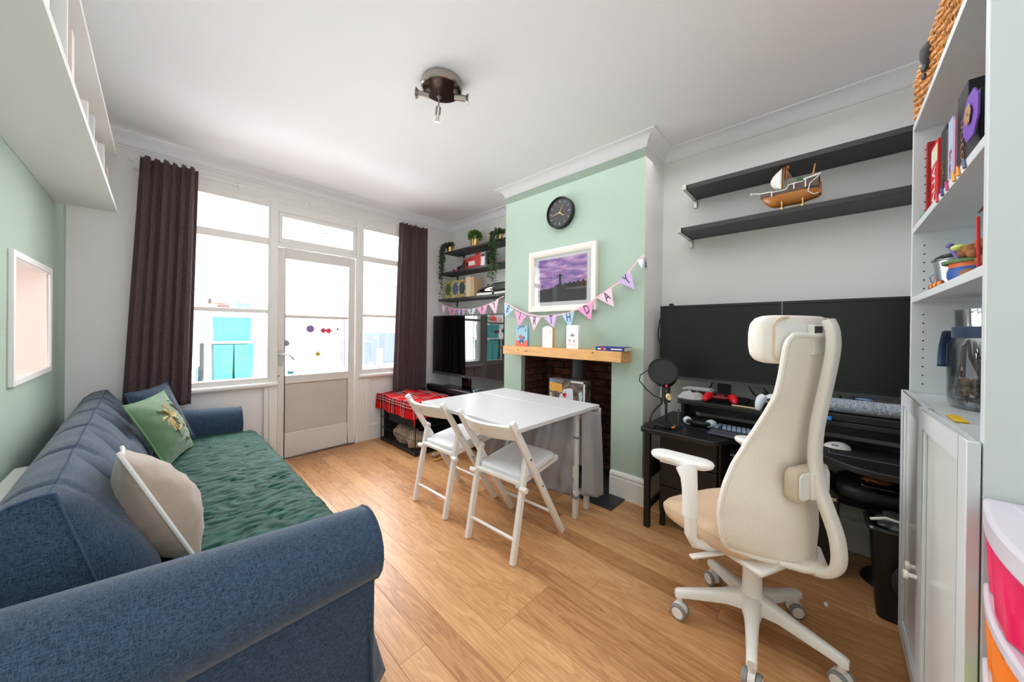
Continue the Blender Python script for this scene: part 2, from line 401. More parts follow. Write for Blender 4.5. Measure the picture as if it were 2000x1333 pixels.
def base(name, pts, h=.18):
    p = [(0, 0), (.022, 0), (.022, h-.045), (.018, h-.04), (.018, h-.03), (.022, h-.025), (.018, h-.012), (.008, h-.004), (.004, h), (0, h)]
    return struct(name, sweep(pts, p, False), WHITE, angle=25)
base('baseboard_right', [(XA, Y0), (XC, Y0), (XC, 1.149)], .178)
base('baseboard_alcove', [(XA, YN), (XA, Y0-.023)], .178)
base('baseboard_chimney', [(XC, O1+.001), (XC, Y1), (XA, Y1)], .178)
base('baseboard_tv', [(XA, Y1+.023), (XA, YW-.023)], .178)
base('baseboard_far', [(XA, YW), (1.56, YW)], .165)
base('baseboard_left', [(XL, YW-.023), (XL, YN)], .165)
# ---------------- windows and door
YF0, YF1, YG = YW-.022, YW+.06, YW+.03
def pane(par, x0, x1, z0, z1, y=YG): obj('pane', B().box(x0, x1, y-.002, y+.002, z0, z1), GLASS, par)
def window(name, x0, x1, zz):
    wn = struct(name, loc=(x0, YW, .7))
    b = B()
    b.box(x0, x0+.03, YF0, YF1, .70, 2.27).box(x1-.015, x1, YF0, YF1, .70, 2.27)
    b.box(x0+.03, x1-.015, YF0, YF1, .70, zz[0]).box(x0+.03, x1-.015, YF0, YF1, zz[5], 2.27)
    obj('window_frame', b, GLOSSW, wn, bevel=.003)
    obj('transom', B().box(x0+.03, x1-.015, YF0+.004, YF1, zz[3], zz[4]), GLOSSW, wn, bevel=.006)
    obj('glazing_bar', B().box(x0+.03, x1-.015, YF0+.014, YF1-.01, zz[1], zz[2]), GLOSSW, wn, bevel=.006)
    b = B()
    for a, c in ((zz[0], zz[1]), (zz[2], zz[3]), (zz[4], zz[5])): pane(wn, x0+.03, x1-.015, a, c)
    return wn
w1 = window('window_1', -.06, .672, (.742, 1.296, 1.33, 1.888, 1.95, 2.212))
w3 = window('window_3', 1.445, 2.09, (.748, 1.295, 1.325, 1.873, 1.935, 2.205))
def sill(par, x0, x1):
    b = B(); z = .69; prof = [(YW+.02, z-.026), (YW-.048, z-.026), (YW-.055, z-.018), (YW-.057, z-.008), (YW-.053, z+.004), (YW-.045, z+.01), (YW+.02, z+.013)]
    b.loft([[(x0, y, q) for y, q in prof], [(x1, y, q) for y, q in prof]]); obj('window_sill', b, GLOSSW, par)
sill(w1, -.14, .728); sill(w3, 1.432, 2.13)
# posts and head
b = B()
b.box(.672, .732, YF0-.004, YF1, .70, 2.27).box(.655, .732, YF0, YF1, 0, .665).box(1.402, 1.445, YF0-.004, YF1, 0, 2.27)
b.box(.732, 1.402, YF0, YF1, 1.89, 1.925).box(.732, 1.402, YF0, YF1, 2.195, 2.27)
b.box(.672, .69, YF0-.012, YF0, 0, .66).box(.635, .66, YF0-.006, YF0, 0, .66)
b.box(1.402, 1.435, YF0-.012, YF0, 0, .66).box(1.445, 1.56, YF0-.002, YF1, 0, .66)
for q in (1.455, 1.485, 1.515): b.box(q, q+.016, YF0-.010, YF0, 0, .66)
struct('trim_3', b, GLOSSW, bevel=.004)
f2 = struct('window_2', loc=(.73, YW, 1.9))
b = B(); b.box(.735, .762, YF0+.006, YF1-.01, 1.928, 2.192).box(1.365, 1.4, YF0+.006, YF1-.01, 1.928, 2.192).box(.762, 1.365, YF0+.006, YF1-.01, 1.928, 1.97).box(.762, 1.365, YF0+.006, YF1-.01, 2.155, 2.192)
obj('window_frame', b, GLOSSW, f2, bevel=.005); pane(f2, .762, 1.365, 1.97, 2.155)
d = struct('door_1', loc=(.735, YW, 0)); y0, y1 = YF0+.016, YW+.035
b = B()
b.box(.736, .79, y0, y1, .006, 1.884).box(1.335, 1.398, y0, y1, .006, 1.884).box(.79, 1.335, y0, y1, .006, .225).box(.79, 1.335, y0, y1, .668, .742).box(.79, 1.335, y0, y1, 1.792, 1.884)
obj('door_frame', b, DOORW, d, bevel=.004)
obj('door_panel', B().box(.79, 1.335, y0+.014, y1-.005, .225, .668), mat('door_panel_paint', (206, 199, 193), .35, noise_amt=.03, nscale=3), d)
b = B()
for q in ((.79, .796, .225, .668), (1.329, 1.335, .225, .668), (.796, 1.329, .225, .229), (.796, 1.329, .664, .668)): b.box(q[0], q[1], y0+.010, y0+.016, q[2], q[3])
obj('rusty_bead', b, mat('rusty_bead', (196, 160, 122), .7, noise_amt=.25, nscale=25), d)
obj('glazing_bar', B().box(.79, 1.335, y0+.005, y1-.01, 1.262, 1.290), DOORW, d, bevel=.006)
pane(d, .79, 1.335, .742, 1.262, YW+.012); pane(d, .79, 1.335, 1.29, 1.792, YW+.012)
b = B(); b.prism([(x_+.757, z_+.905) for x_, z_ in rrect(.03, .135, .014)], 0, .008, Matrix(((1, 0, 0, 0), (0, 0, -1, y0), (0, 1, 0, 0), (0, 0, 0, 1))))
b.cyl((.757, y0-.005, .935), (.757, y0-.05, .935), .009, seg=12); b.tube([(.757, y0-.048, .935), (.78, y0-.05, .937), (.81, y0-.05, .93), (.838, y0-.05, .905), (.85, y0-.048, .885)], [.009, .008, .007, .007, .006], 8)
obj('door_handle', b, STEEL, d)
obj('threshold', B().box(.735, 1.40, YF0-.01, yb, -.004, .005), mat('threshold', (110, 84, 60), .6), d)
obj('keyhole', B().cyl((.745, y0-.001, .745), (.745, y0+.002, .745), .006, seg=10), BLK, d)
# stickers on the door glass: they lie on the panes
ys = YW+.0085
def sticker(pts, m, label, cat='sticker'):
    b = B(); b.loft([[(x_, ys, z_) for x_, z_ in pts], [(x_, ys+.001, z_) for x_, z_ in pts]]); tag(obj('window_sticker', b, m), label, cat, 'gel stickers on the door glass')
def star(cx, cz, r, n=5, q=.45, rot=0): return [(cx+math.sin(rot+i*PI/n)*(r if i % 2 == 0 else r*q), cz+math.cos(rot+i*PI/n)*(r if i % 2 == 0 else r*q)) for i in range(2*n)]
sticker([(.995+.034*math.cos(i*PI/8), 1.165+.034*math.sin(i*PI/8)) for i in range(16)], solid('lilac_gel', (150, 130, 190), .3), 'round lilac gel sticker on the lower door pane')
sticker(star(1.108, 1.15, .03, 4, .7), solid('pink_gel', (236, 70, 110), .3), 'left one of two pink gel stickers side by side on the door pane')
sticker(star(1.155, 1.148, .032, 5, .65, .3), MC['pink_gel'], 'right, star-like one of the two pink gel stickers on the door pane')
sticker(star(1.062, .925, .034), solid('yellow_gel', (214, 190, 60), .3), 'yellow star gel sticker low on the door pane')
sticker([(.802+.026*math.cos(i*PI/8), 1.03+.026*math.sin(i*PI/8)*(1.2 if i < 8 else .9)) for i in range(16)], solid('grey_gel', (160, 155, 190), .3), 'grey lilac gel sticker at the left edge of the door pane')
sticker([(.815, .752), (.862, .752), (.862, .775), (.852, .785), (.84, .775), (.828, .787), (.815, .778)], solid('teal_gel', (110, 200, 195), .3), 'small teal gel sticker in the bottom corner of the door pane')
sticker([(1.238+.011*math.cos(i*PI/5), 1.165+.011*math.sin(i*PI/5)) for i in range(10)], MGREY, 'tiny grey ring sticker at the right of the door pane')
# hearth slab
struct('trim_4', B().box(2.045, XA+.03, 1.03, 2.08, .0, .007), mat('slate', (42, 44, 48), .45, noise_amt=.2, nscale=8, bump=.1), origin=(2.3, 1.5, 0), bevel=.002)
# light switch? none visible.  radiator on the left wall
r_ = thing('radiator', 'white panel radiator on the green wall behind the sofa', 'radiator', (XL, 1.6, .1))
b = B(); b.box(XL+.02, XL+.07, .9, 2.36, .12, .585); obj('radiator_panel', b, GLOSSW, r_, bevel=.008)
b = B(); b.box(XL+.012, XL+.078, .9, 2.37, .585, .594).box(XL+.07, XL+.078, .9, 2.37, .55, .594).box(XL+.012, XL+.078, 2.362, 2.372, .12, .594)
obj('radiator_grille', b, GLOSSW, r_, bevel=.002)
for y_ in (1.1, 2.1): obj('wall_bracket', B().box(XL, XL+.03, y_, y_+.04, .2, .5), GLOSSW, r_)
# ================================================================ SOFA
sofa = thing('sofa', 'blue slub-fabric three-seat sofa with rolled arms along the green wall', 'sofa', (.1, 2.2, 0))
def arm(yc, sgn, xf, name):
    """rolled arm; sgn -1: outer side faces -y"""
    def prof(x, k):
        k2 = max(0, (xf-x)/(xf+.30)); zc = (.472 if sgn < 0 else .445)+.03*k2; r = .110+.03*k2; r *= k
        P = [(sgn*.045*k, .02), (sgn*.043*k, .18), (sgn*.045*k, zc-.09)]
        for i in range(15):
            a = R(-62)+i/14*R(270); P.append((sgn*math.cos(a)*r, zc+math.sin(a)*r))
        P += [(-sgn*.105*k, .36), (-sgn*.105*k, .02)]
        return [(x, yc+p, q) for p, q in P]
    b = B(); xs = [-.30, -.2, -.05, .1, .25, .38, xf-.03, xf-.008]
    rings = [prof(x, 1) for x in xs]+[prof(xf, .96)]
    b.loft(rings); o = obj(name, b, SOFA, sofa, angle=50)
    # piping round the front face
    p = prof(xf-.004, 1.0); b = B(); b.tube([(q[0], q[1], q[2]) for q in p], .0045, 6); obj('piping', b, SOFA, o)
    return o
arm(1.10, -1, .485, 'arm'); arm(3.325, 1, .455, 'arm')
b = B(); b.box(-.29, .44, 1.1, 3.3, .05, .30); obj('seat_base', b, SOFA, sofa)
b = B(); b.box(-.1, .485, 1.21, 2.21, .27, .375).box(-.1, .48, 2.215, 3.22, .27, .375); obj('seat_cushion', b, SOFA, sofa, bevel=.03, seg=3)
# skirt
b = B()
def skirt_pt(u, v):
    L1, L2 = .77, 2.26; t = u*(L1*2+L2)
    fl_ = (1-v)*.05+.012*math.sin(u*90)*(1-v); z = .01+v*.24
    if t < L1: return Vector((-.29+t, 1.075, z))
    if t < L1+L2: return Vector((.468+fl_*.9, 1.062+(t-L1), z))
    return Vector((.46-(t-L1-L2), 3.375+fl_*.2, z))
b.grid(skirt_pt, 120, 6); obj('skirt', b, SOFA, sofa, solid_t=.006)
# corner pleat flap
b = B(); b.grid(lambda u, v: Vector((.470+.065*(1-v)*u+.006*(1-v), 1.052-.012*(1-v)+.05*u, .01+.27*v)), 6, 8); obj('skirt_pleat', b, SOFA, sofa, solid_t=.006)
# tufted back
def back_pt(u, v):
    """v along the profile from seat to outer back; u along y"""
    y = 1.385+u*2.0; yy = (u*2.0)
    prof = [(.02, .36), (.012, .45), (-.035, .56), (-.085, .64), (-.128, .71), (-.165, .752), (-.176, .760), (-.2, .758), (-.235, .748), (-.268, .72), (-.29, .66), (-.30, .5), (-.30, .1)]
    t = v*(len(prof)-1); i = min(int(t), len(prof)-2); f = t-i
    x = prof[i][0]*(1-f)+prof[i+1][0]*f; z = prof[i][1]*(1-f)+prof[i+1][1]*f
    x -= .045*u*(1 if v < .8 else .3)
    # tufts on the front face
    w_ = max(0, min(1, (.52-v)/.2))*max(0, min(1, v/.08))
    tuft = abs(math.sin((yy*5.2+(.9 if v < .22 else 0))*PI/2))**.5
    x += w_*.030*(tuft-.6)
    # channels + wrinkles on the upper face
    nz = noise.noise(Vector((x*4, y*9, z*5)))
    s_ = max(0, 1-abs((yy*2.6+.25) % 1-.5)*14)
    z -= .010*s_*(1 if .35 < v < .72 else .3); x += .004*nz; z += .005*nz
    e = u*2.0
    if v < .5:
        xs_ = -.172+(.765-z)*.26
        if e < .13: k = math.sqrt(max(0, 1-(1-e/.13)**2)); x = xs_+(x-xs_)*k
        e2 = (1-u)*2.0
        if e2 < .10: k = math.sqrt(max(0, 1-(1-e2/.10)**2)); x = xs_-.045+(x-xs_+.045)*k
    return Vector((x, y, z))
b = B(); b.grid(back_pt, 190, 44)
for u in (0, 1):
    b.face([back_pt(u, j/44) for j in range(45)] if u else [back_pt(u, j/44) for j in range(45)][::-1])
bk = obj('backrest', b, SOFA, sofa, angle=60)
b = B()
def seam(v, off=.0): return [back_pt(i/90, v)+Vector((.0, 0, off)) for i in range(91)]
b.tube(seam(6/12), .0024, 6)
e0 = [back_pt(0.0, j/60)+Vector((0, -.002, 0)) for j in range(2, 54)]; b.tube(e0, .0032, 6)
obj('piping', b, mat('blue_piping', (58, 76, 102), .9), bk)
obj('back_frame', B().box(-.285, -.03, 1.18, 1.40, .1, .37).box(-.285, -.1, 1.39, 3.35, .1, .60), SOFA, sofa, bevel=.03)
# velvet throw
VEL = mat('green_velvet', (4, 66, 54), .75, spec=.25, sheen=.06, noise_amt=.3, nscale=14, bump=.25, bscale=40)
def throw_pt(u, v):
    y = 1.212+v*1.998; s_ = u*.68
    if s_ < .53: x = -.04+s_; z = .385
    elif s_ < .60: a = (s_-.53)/.07*PI/2; x = .49+.04*math.sin(a); z = .385-.04*(1-math.cos(a))
    else: x = .53; z = .345-(s_-.60)
    wx = .35*noise.noise(Vector((x*6, y*6, 7)))
    n = 1-abs(noise.noise(Vector((x*11, y*38+wx*9, 0))))*2.6; n2 = 1-abs(noise.noise(Vector((x*26+wx*4, y*60, 3))))*2; n3 = noise.noise(Vector((x*3, y*5, 9)))
    dd = .0062*n+.0042*n2+.007*n3
    if s_ < .53: z += dd
    else: x += dd*.7; z += dd*.3
    z += .010*math.sin(u*PI)*math.sin(v*PI)
    return Vector((x, y, z))
b = B(); b.grid(throw_pt, 80, 260); tag(obj('sofa_throw', b, VEL, solid_t=.006, angle=80), 'crinkled emerald green velvet throw spread over the sofa seat', 'throw')
# ---------------------------------------------------------------- cushions
def cushion(name, corners, T, m, label, pipe, pr_=.004, group=None, pinch=.06, sag=0):
    BL, BR, TR, TL = [Vector(p) for p in corners]; nrm = (BR-BL).cross(TL-BL).normalized()
    def P(u, v, side):
        # u,v 0..1; pinch sides inward so the corners stick out
        a = 2*u-1; c = 2*v-1
        uu = u+(-a)*pinch*(1-c*c)*abs(a)**2*.5; vv = v+(-c)*pinch*(1-a*a)*abs(c)**2*.5
        q = BL*(1-uu)*(1-vv)+BR*uu*(1-vv)+TR*uu*vv+TL*(1-uu)*vv
        h = (max(0, 1-a*a)*max(0, 1-c*c))**.72*(1-sag*c)
        wr = (noise.noise(Vector((u*5, v*16, 1+side)))*.007+noise.noise(Vector((u*11+v*3, v*30, 4+side)))*.003)*min(1, (1-abs(a))*5)*min(1, (1-abs(c))*5)
        return q+nrm*side*(T/2*h+wr)
    b = B(); n = 26
    b.grid(lambda u, v: P(u, v, 1), n, n).grid(lambda u, v: P(u, v, -1), n, n)
    o = obj(name, b, m, origin=tuple((BL+BR)/2), angle=70); tag(o, label, 'cushion', group)
    edge = [P(i/n, 0, 1) for i in range(n)]+[P(1, i/n, 1) for i in range(n)]+[P(1-i/n, 1, 1) for i in range(n)]+[P(0, 1-i/n, 1) for i in range(n)]
    b = B(); b.tube(edge, pr_, 6, closed=True); obj('piping', b, pipe, o)
    return o, P
GC = mat('green_cotton', (86, 120, 84), .85, sheen=.3, bump=.15, bscale=18)
g_, GP = cushion('cushion', [(.04, 2.60, .405), (.17, 3.0, .405), (.035, 3.0, .775), (-.115, 2.58, .766)], .12, GC, 'green cotton cushion with gold embroidery at the far end of the sofa', mat('green_piping', (116, 158, 112), .8))
EMB = mat('gold_thread', (206, 180, 122), .6)
def emb(pts, wd):
    """stitched stroke on the cushion face; pts in cushion uv"""
    b = B(); P3 = [GP(u, v, 1) for u, v in pts]; nrm = Vector((.9, -.35, .35)).normalized()
    b.tube([p+nrm*.0015 for p in P3], [wd*(.6+.4*math.sin((i+.5)/len(P3)*PI)) for i in range(len(P3))], 6, flat=.6); return b.bm
b = B()
strokes = []
rr = random.Random(4)
for a in range(0, 360, 20):
    cx_, cy_ = .46, .62; L_ = .12+.10*rr.random(); a_ = R(a+rr.uniform(-10, 10))
    strokes.append(([(cx_+math.cos(a_+t*.5)*L_*t, cy_+math.sin(a_+t*.5)*L_*t*1.1) for t in (.1, .4, .7, 1)], .005+.003*rr.random()))
for (x_, y_, dx, dy, w_) in ((.72, .80, .04, -.14, .012), (.74, .86, .06, -.02, .007), (.80, .56, .03, -.20, .009), (.84, .46, .04, -.05, .006), (.62, .47, .0, -.14, .008), (.66, .44, .03, -.05, .005), (.42, .50, .02, -.18, .008), (.44, .40, .12, .06, .006), (.47, .30, .05, -.02, .006), (.62, .22, .03, -.06, .010), (.63, .25, -.02, -.08, .006)):
    strokes.append(([(x_+dx*t, y_+dy*t) for t in (0, .33, .66, 1)], w_))
eb = B()
for pts, wd in strokes:
    nrm = Vector((.9, -.35, .35)).normalized(); P3 = [GP(u, v, 1)+nrm*.001 for u, v in pts]
    eb.tube(P3, [wd*1.2*(.6+.4*math.sin((i+.5)/len(P3)*PI)) for i in range(len(P3))], 6, flat=.15)
tag(obj('embroidery', eb, EMB, g_), None, None, kind='stuff')
cushion('cushion', [(-.02, 2.98, .405), (.19, 3.18, .405), (.05, 3.20, .80), (-.125, 2.98, .775)], .13, SOFA, 'blue cushion matching the sofa, tucked behind the green embroidered one', mat('blue_piping', (58, 76, 102), .9))
BG = mat('taupe_cotton', (158, 140, 126), .85, sheen=.25, noise_amt=.06, nscale=12, bump=.35, bscale=16, stretch=(1, .4, 3))
cushion('cushion', [(.108, 1.465, .39), (.03, 1.90, .39), (-.085, 1.87, .73), (-.073, 1.485, .803)], .195, BG, 'taupe grey cushion with white piping by the near sofa arm', mat('white_piping', (226, 222, 218), .6), .006, sag=.3)
# ================================================================ CURTAINS
def curtain(cx_, w0, w1, z0, yb_, label, seed, sh):
    rr = random.Random(seed); ph = [rr.uniform(0, 6) for _ in range(4)]
    def P(u, v):
        z = z0+(2.342-z0)*v; wd = w1+(w0-w1)*v; c = cx_+sh*(1-v); x = c+(u-.5)*wd
        k = 1-.35*v
        a = math.sin(u*PI*2*6.3+ph[0]+.6*math.sin(v*3+ph[1]))
        y = yb_+.020*a*k+.012*math.sin(u*PI*2*2.6+ph[2]+v*1.5)
        x += .008*math.sin(u*PI*2*12.6+ph[3])*k
        if v > .93: y += .008*math.sin(u*75); z += .008*math.sin(u*40+ph[1])*(v-.93)/.07
        return Vector((x, y, z))
    b = B(); b.grid(P, 150, 50); o = thing('curtain', label, 'curtain', (cx_, yb_, z0), 'brown curtains at the garden window')
    obj('curtain_fabric', b, CURT, o, solid_t=.004, angle=85)
    b = B(); pts = [P(i/80, .955)+Vector((0, -.003, 0)) for i in range(81)]; b.tube(pts, .0018, 5); obj('heading_tape', b, CURT, o)
    return o
curtain(.062, .285, .325, .60, YW-.105, 'brown curtain at the left of the window, above the far sofa arm', 3, -.055)
curtain(2.000, .325, .375, .48, YW-.11, 'brown curtain at the right of the window, behind the plaid-covered crate', 8, -.028)
b = B(); b.cyl((-.13, YW-.078, 2.318), (2.2, YW-.078, 2.318), .004, seg=8)
rod = obj('curtain_wire', b, WHITE); tag(rod, 'thin white curtain rod above the glazed door and windows', 'curtain rod')
for x_ in (.46, .98, 1.55): obj('rod_bracket', B().box(x_-.012, x_+.012, YW-.082, YW-.01, 2.312, 2.332), WHITE, rod, bevel=.002)
# ================================================================ DROP-LEAF TABLE
tb = thing('drop_leaf_table', 'white drop-leaf table in front of the fireplace', 'table', (1.6, 1.52, 0)); T0 = .695
obj('table_leaf', B().box(1.208, 1.717, 1.088, 1.962, T0-.022, T0), LAM, tb, bevel=.0025)
obj('table_top', B().box(1.720, 1.985, 1.088, 1.962, T0-.022, T0), LAM, tb, bevel=.0025)
obj('hanging_leaf', B().box(1.990, 2.010, 1.09, 1.96, .26, T0-.026), LAM, tb, bevel=.0025)
for x_, y_ in ((1.815, 1.155), (1.965, 1.165), (1.815, 1.885), (1.965, 1.885)):
    obj('leg', B().box(x_-.015, x_+.015, y_-.015, y_+.015, 0, T0-.022), LAM, tb, bevel=.003)
obj('apron', B().box(1.80, 1.982, 1.145, 1.165, T0-.075, T0-.022).box(1.80, 1.982, 1.875, 1.895, T0-.075, T0-.022).box(1.80, 1.82, 1.165, 1.875, T0-.085, T0-.022).box(1.36, 1.80, 1.20, 1.22, T0-.052, T0-.022).box(1.36, 1.80, 1.82, 1.84, T0-.052, T0-.022), LAM, tb, bevel=.002)
obj('stretcher', B().box(1.83, 1.95, 1.15, 1.17, .13, .155).box(1.83, 1.95, 1.875, 1.895, .13, .155).cyl((1.80, 1.155, .155), (1.80, 1.155, .175), .012, seg=12), LAM, tb, bevel=.002)
obj('strap', B().box(1.797, 1.833, 1.136, 1.174, .50, .512).box(1.797, 1.833, 1.136, 1.174, .125, .14), MGREY, tb, bevel=.001)
# grey cloth hanging between the legs and clear plastic beside it
GCL = mat('grey_cloth', (150, 152, 156), .6, sheen=.2, noise_amt=.06, nscale=6, bump=.2, bscale=14)
b = B(); b.grid(lambda u, v: Vector((1.835+(.15+.04*(1-u))*v+.008*math.sin(v*7+u*3), 1.083-.006*(1-u)+.006*math.sin(v*9+2*u)+.045*(1-v)**3, .125+.02*(1-v)**2-.03*v+(T0-.152)*u+.005*v*u)), 26, 16)
tag(obj('grey_cloth', b, GCL, solid_t=.002, angle=80), 'matte grey cloth hanging from the table end between its two legs', 'cloth')
def sheet(u, v):
    y = 1.158+u*.76; z = .13+v*.53+.04*u*(1-v); fold = .03*math.sin(u*17+1.5*v)+.014*math.sin(u*41+v*5)+.02*noise.noise(Vector((u*6, v*5, 2)))
    return Vector((1.775+fold*(1-.55*v)-.07*(1-v)*u, y, z))
b = B(); b.grid(sheet, 90, 30); tag(obj('plastic_sheet', b, [mat('grey_pvc', (140, 143, 150), .25, noise_amt=.12, nscale=5, bump=.4, bscale=8)], solid_t=.0015, angle=85), 'shiny grey plastic cover with creases hanging under the table', 'plastic cover')
# ================================================================ FOLDING CHAIRS
def folding_chair(label):
    t = thing('folding_chair', label, 'chair', (0, 0, 0), 'white folding chairs at the table'); t['label'] = label
    hw = .195
    # back uprights run from the top rear down to the front feet
    for s in (-1, 1):
        y = s*hw
        obj('upright', B().beam((-.050, y, .725), (.41, y, .0), .034, .024, (0, s, 0)), CHW, t, bevel=.004)
        obj('rear_leg', B().beam((.0, y-s*.028, 0), (.098, y-s*.028, .50), .032, .026, (0, s, 0)).cyl((.099, y-s*.041, .50), (.099, y-s*.015, .50), .017, seg=14), CHW, t, bevel=.004)
        obj('seat_rail', B().beam((.055, y-s*.055, .372), (.41, y-s*.055, .418), .022, .034, (0, 0, 1)).cyl((.41, y-s*.067, .418), (.41, y-s*.043, .418), .018, seg=14), CHW, t, bevel=.004)
        obj('pivot_bolt', B().cyl((.085, y+s*.012, .512), (.085, y+s*.0165, .512), .006, seg=10).cyl((.192, y+s*.012, .343), (.192, y+s*.0165, .343), .006, seg=10), STEEL, t)
        obj('seat_peg', B().cyl((.055, y-s*.03, .362), (.055, y+s*.012, .362), .014, seg=14), CHW, t)
    # curved back board
    def br(u, v):
        y = (u-.5)*2*(hw-.01); x = -.030+.048*(1-v)-.052*(1-(2*u-1)**2); return Vector((x, y, .622+.078*v))
    b = B(); b.grid(br, 20, 4); obj('back_board', b, CHW, t, solid_t=.016, bevel=.003)
    obj('screw_hole', B().cyl((-.066, .0, .660), (-.070, .0, .658), .004, seg=8).cyl((-.062, .035, .672), (-.066, .035, .670), .003, seg=8), STEEL, t)
    obj('rear_stretcher', B().cyl((.020, -hw+.02, .112), (.020, hw-.02, .112), .009, seg=10), CHW, t)
    obj('front_stretcher', B().cyl((.342, -hw, .13), (.342, hw, .13), .009, seg=10), CHW, t)
    obj('seat_frame', B().box(.05, .075, -hw+.04, hw-.04, .372, .392), CHW, t, bevel=.004); obj('seat_frame', B().box(.385, .41, -hw+.06, hw-.06, .408, .428), CHW, t, bevel=.004)
    # padded seat
    M = Matrix.Translation((.235, 0, .405)) @ Matrix.Rotation(R(-7.2), 4, 'Y')
    b = B(); rings = []
    for k, z_ in ((.90, -.004), (.985, .0), (1, .008), (1, .024), (.97, .033), (.88, .038), (.6, .0405)):
        rings.append([(x_*k, y_*k, z_) for x_, y_ in rrect(.335, .315, .04, 5)])
    b.loft(rings); obj('seat_pad', b, VINYL, t, M=M, angle=60)
    return t
ch = folding_chair('white folding chair with padded seat at the near end of the table')
chB = copy_tree(ch, Matrix.Translation((1.222, 1.308, 0)) @ Matrix.Rotation(R(2.5), 4, 'Z'), None)
ch.matrix_world = Matrix.Translation((1.228, 1.888, 0)) @ Matrix.Rotation(R(1.5), 4, 'Z'); ch['label'] = 'farther white folding chair, nearer the plaid-covered crate'
chB['label'] = 'nearer white folding chair, beside the grey cloth under the table'
# ================================================================ DOG CRATE with plaid blanket
cr = thing('wire_crate', 'black wire pet crate under the red plaid blanket', 'crate', (1.86, 3.1, 0))
cx0, cx1, cy0, cy1, cz = 1.64, 2.07, 2.76, 3.44, .455
b = B(); b.box(cx0-.004, cx1, cy0-.004, cy1, .004, .03); obj('tray', b, BLK, cr, bevel=.004)
def wires(face):
    b = B(); r_ = .0016
    if face in ('x0', 'x1'):
        x_ = cx0 if face == 'x0' else cx1
        for i in range(22): y_ = cy0+(cy1-cy0)*i/21; b.cyl((x_, y_, .02), (x_, y_, cz), r_, seg=5)
        for z_ in (.03, .14, .25, .36, cz): b.cyl((x_, cy0, z_), (x_, cy1, z_), r_*1.6, seg=5)
    else:
        y_ = cy0 if face == 'y0' else cy1
        for i in range(15): x_ = cx0+(cx1-cx0)*i/14; b.cyl((x_, y_, .02), (x_, y_, cz), r_, seg=5)
        for z_ in (.03, .14, .25, .36, cz): b.cyl((cx0, y_, z_), (cx1, y_, z_), r_*1.6, seg=5)
    return b
for f_ in ('x0', 'x1', 'y0', 'y1'): obj('wire_panel', wires(f_), BLK, cr)
obj('corner_post', B().cyl((cx0, cy0, 0), (cx0, cy0, cz), .005, seg=6).cyl((cx0, cy1, 0), (cx0, cy1, cz), .005, seg=6).cyl((cx1, cy0, 0), (cx1, cy0, cz), .005, seg=6), BLK, cr)
b = B()
for i in range(15): x_ = cx0+(cx1-cx0)*i/14; b.cyl((x_, cy0, cz), (x_, cy1, cz), .0016, seg=5)
obj('roof_wires', b, BLK, cr)
obj('fabric_cover', B().box(cx0+.03, cx1-.004, cy1-.012, cy1-.006, .03, cz-.01).box(cx1-.012, cx1-.006, cy0+.01, cy1-.01, .03, cz-.01).box(cx0+.007, cx0+.009, cy0+.02, cy1-.16, .25, cz-.01), BLK, cr)
SHP = mat('pet_bed_fleece', (186, 166, 146), .95, noise_amt=.3, nscale=60, bump=.9, bscale=90)
def blob(c, r, seed, m, label, cat='pet blanket', group=None, name='fleece_bundle'):
    b = B()
    def f(u, v):
        a = u*2*PI; t = -PI/2+v*PI; p = Vector((math.cos(a)*math.cos(t), math.sin(a)*math.cos(t), math.sin(t)))
        k = 1+.30*noise.noise(p*1.8+Vector((seed, 0, 0)))+.10*noise.noise(p*6+Vector((seed, 5, 0)))
        q = Vector((c[0]+p.x*r[0]*k, c[1]+p.y*r[1]*k, c[2]+p.z*r[2]*k)); q.z = max(q.z, .031); return q
    b.grid(f, 36, 18, closed_u=True); return tag(obj(name, b, m, angle=80), label, cat, group)
blob((1.76, 3.16, .10), (.085, .15, .10), 1, SHP, 'beige ribbed fleece bundle at the window side of the wire crate')
blob((1.75, 2.93, .09), (.08, .09, .10), 4, SHP, 'beige ribbed fleece bundle in the near half of the wire crate')
blob((1.90, 2.95, .07), (.09, .13, .06), 8, mat('brown_bed', (64, 50, 44), .95, bump=.4), 'dark brown pet bed at the back of the wire crate', 'pet bed', name='pet_bed')
# plaid
def plaidmat():
    m = bpy.data.materials.new('red_plaid'); m.use_nodes = True; N, L = nodes(m); b = N['Principled BSDF']; b.inputs['Roughness'].default_value = .95; b.inputs['Specular IOR Level'].default_value = .2
    uv = N.new('ShaderNodeUVMap'); sp = N.new('ShaderNodeSeparateXYZ'); L.new(uv.outputs[0], sp.inputs[0])
    def ramp(sock):
        mo = N.new('ShaderNodeMath'); mo.operation = 'FRACT'; mu = N.new('ShaderNodeMath'); mu.operation = 'MULTIPLY'; mu.inputs[1].default_value = 4.6
        L.new(sock, mu.inputs[0]); L.new(mu.outputs[0], mo.inputs[0]); r = N.new('ShaderNodeValToRGB'); r.color_ramp.interpolation = 'CONSTANT'; e = r.color_ramp.elements
        rd = lin((196, 8, 18)); dk = lin((4, 4, 12)); wh = lin((250, 240, 240)); gn = lin((30, 14, 22))
        e[0].position = 0; e[0].color = rd; e[1].position = .36; e[1].color = dk
        for p, c in ((.46, rd), (.49, wh), (.51, dk), (.60, wh), (.62, rd), (.66, dk), (.75, rd), (.80, wh), (.815, rd)):
            q = e.new(p); q.color = c
        L.new(mo.outputs[0], r.inputs[0]); return r.outputs[0]
    mx = N.new('ShaderNodeMix'); mx.data_type = 'RGBA'; mx.inputs[0].default_value = .5
    L.new(ramp(sp.outputs[0]), mx.inputs[6]); L.new(ramp(sp.outputs[1]), mx.inputs[7])
    L.new(mx.outputs[2], b.inputs['Base Color']); return m
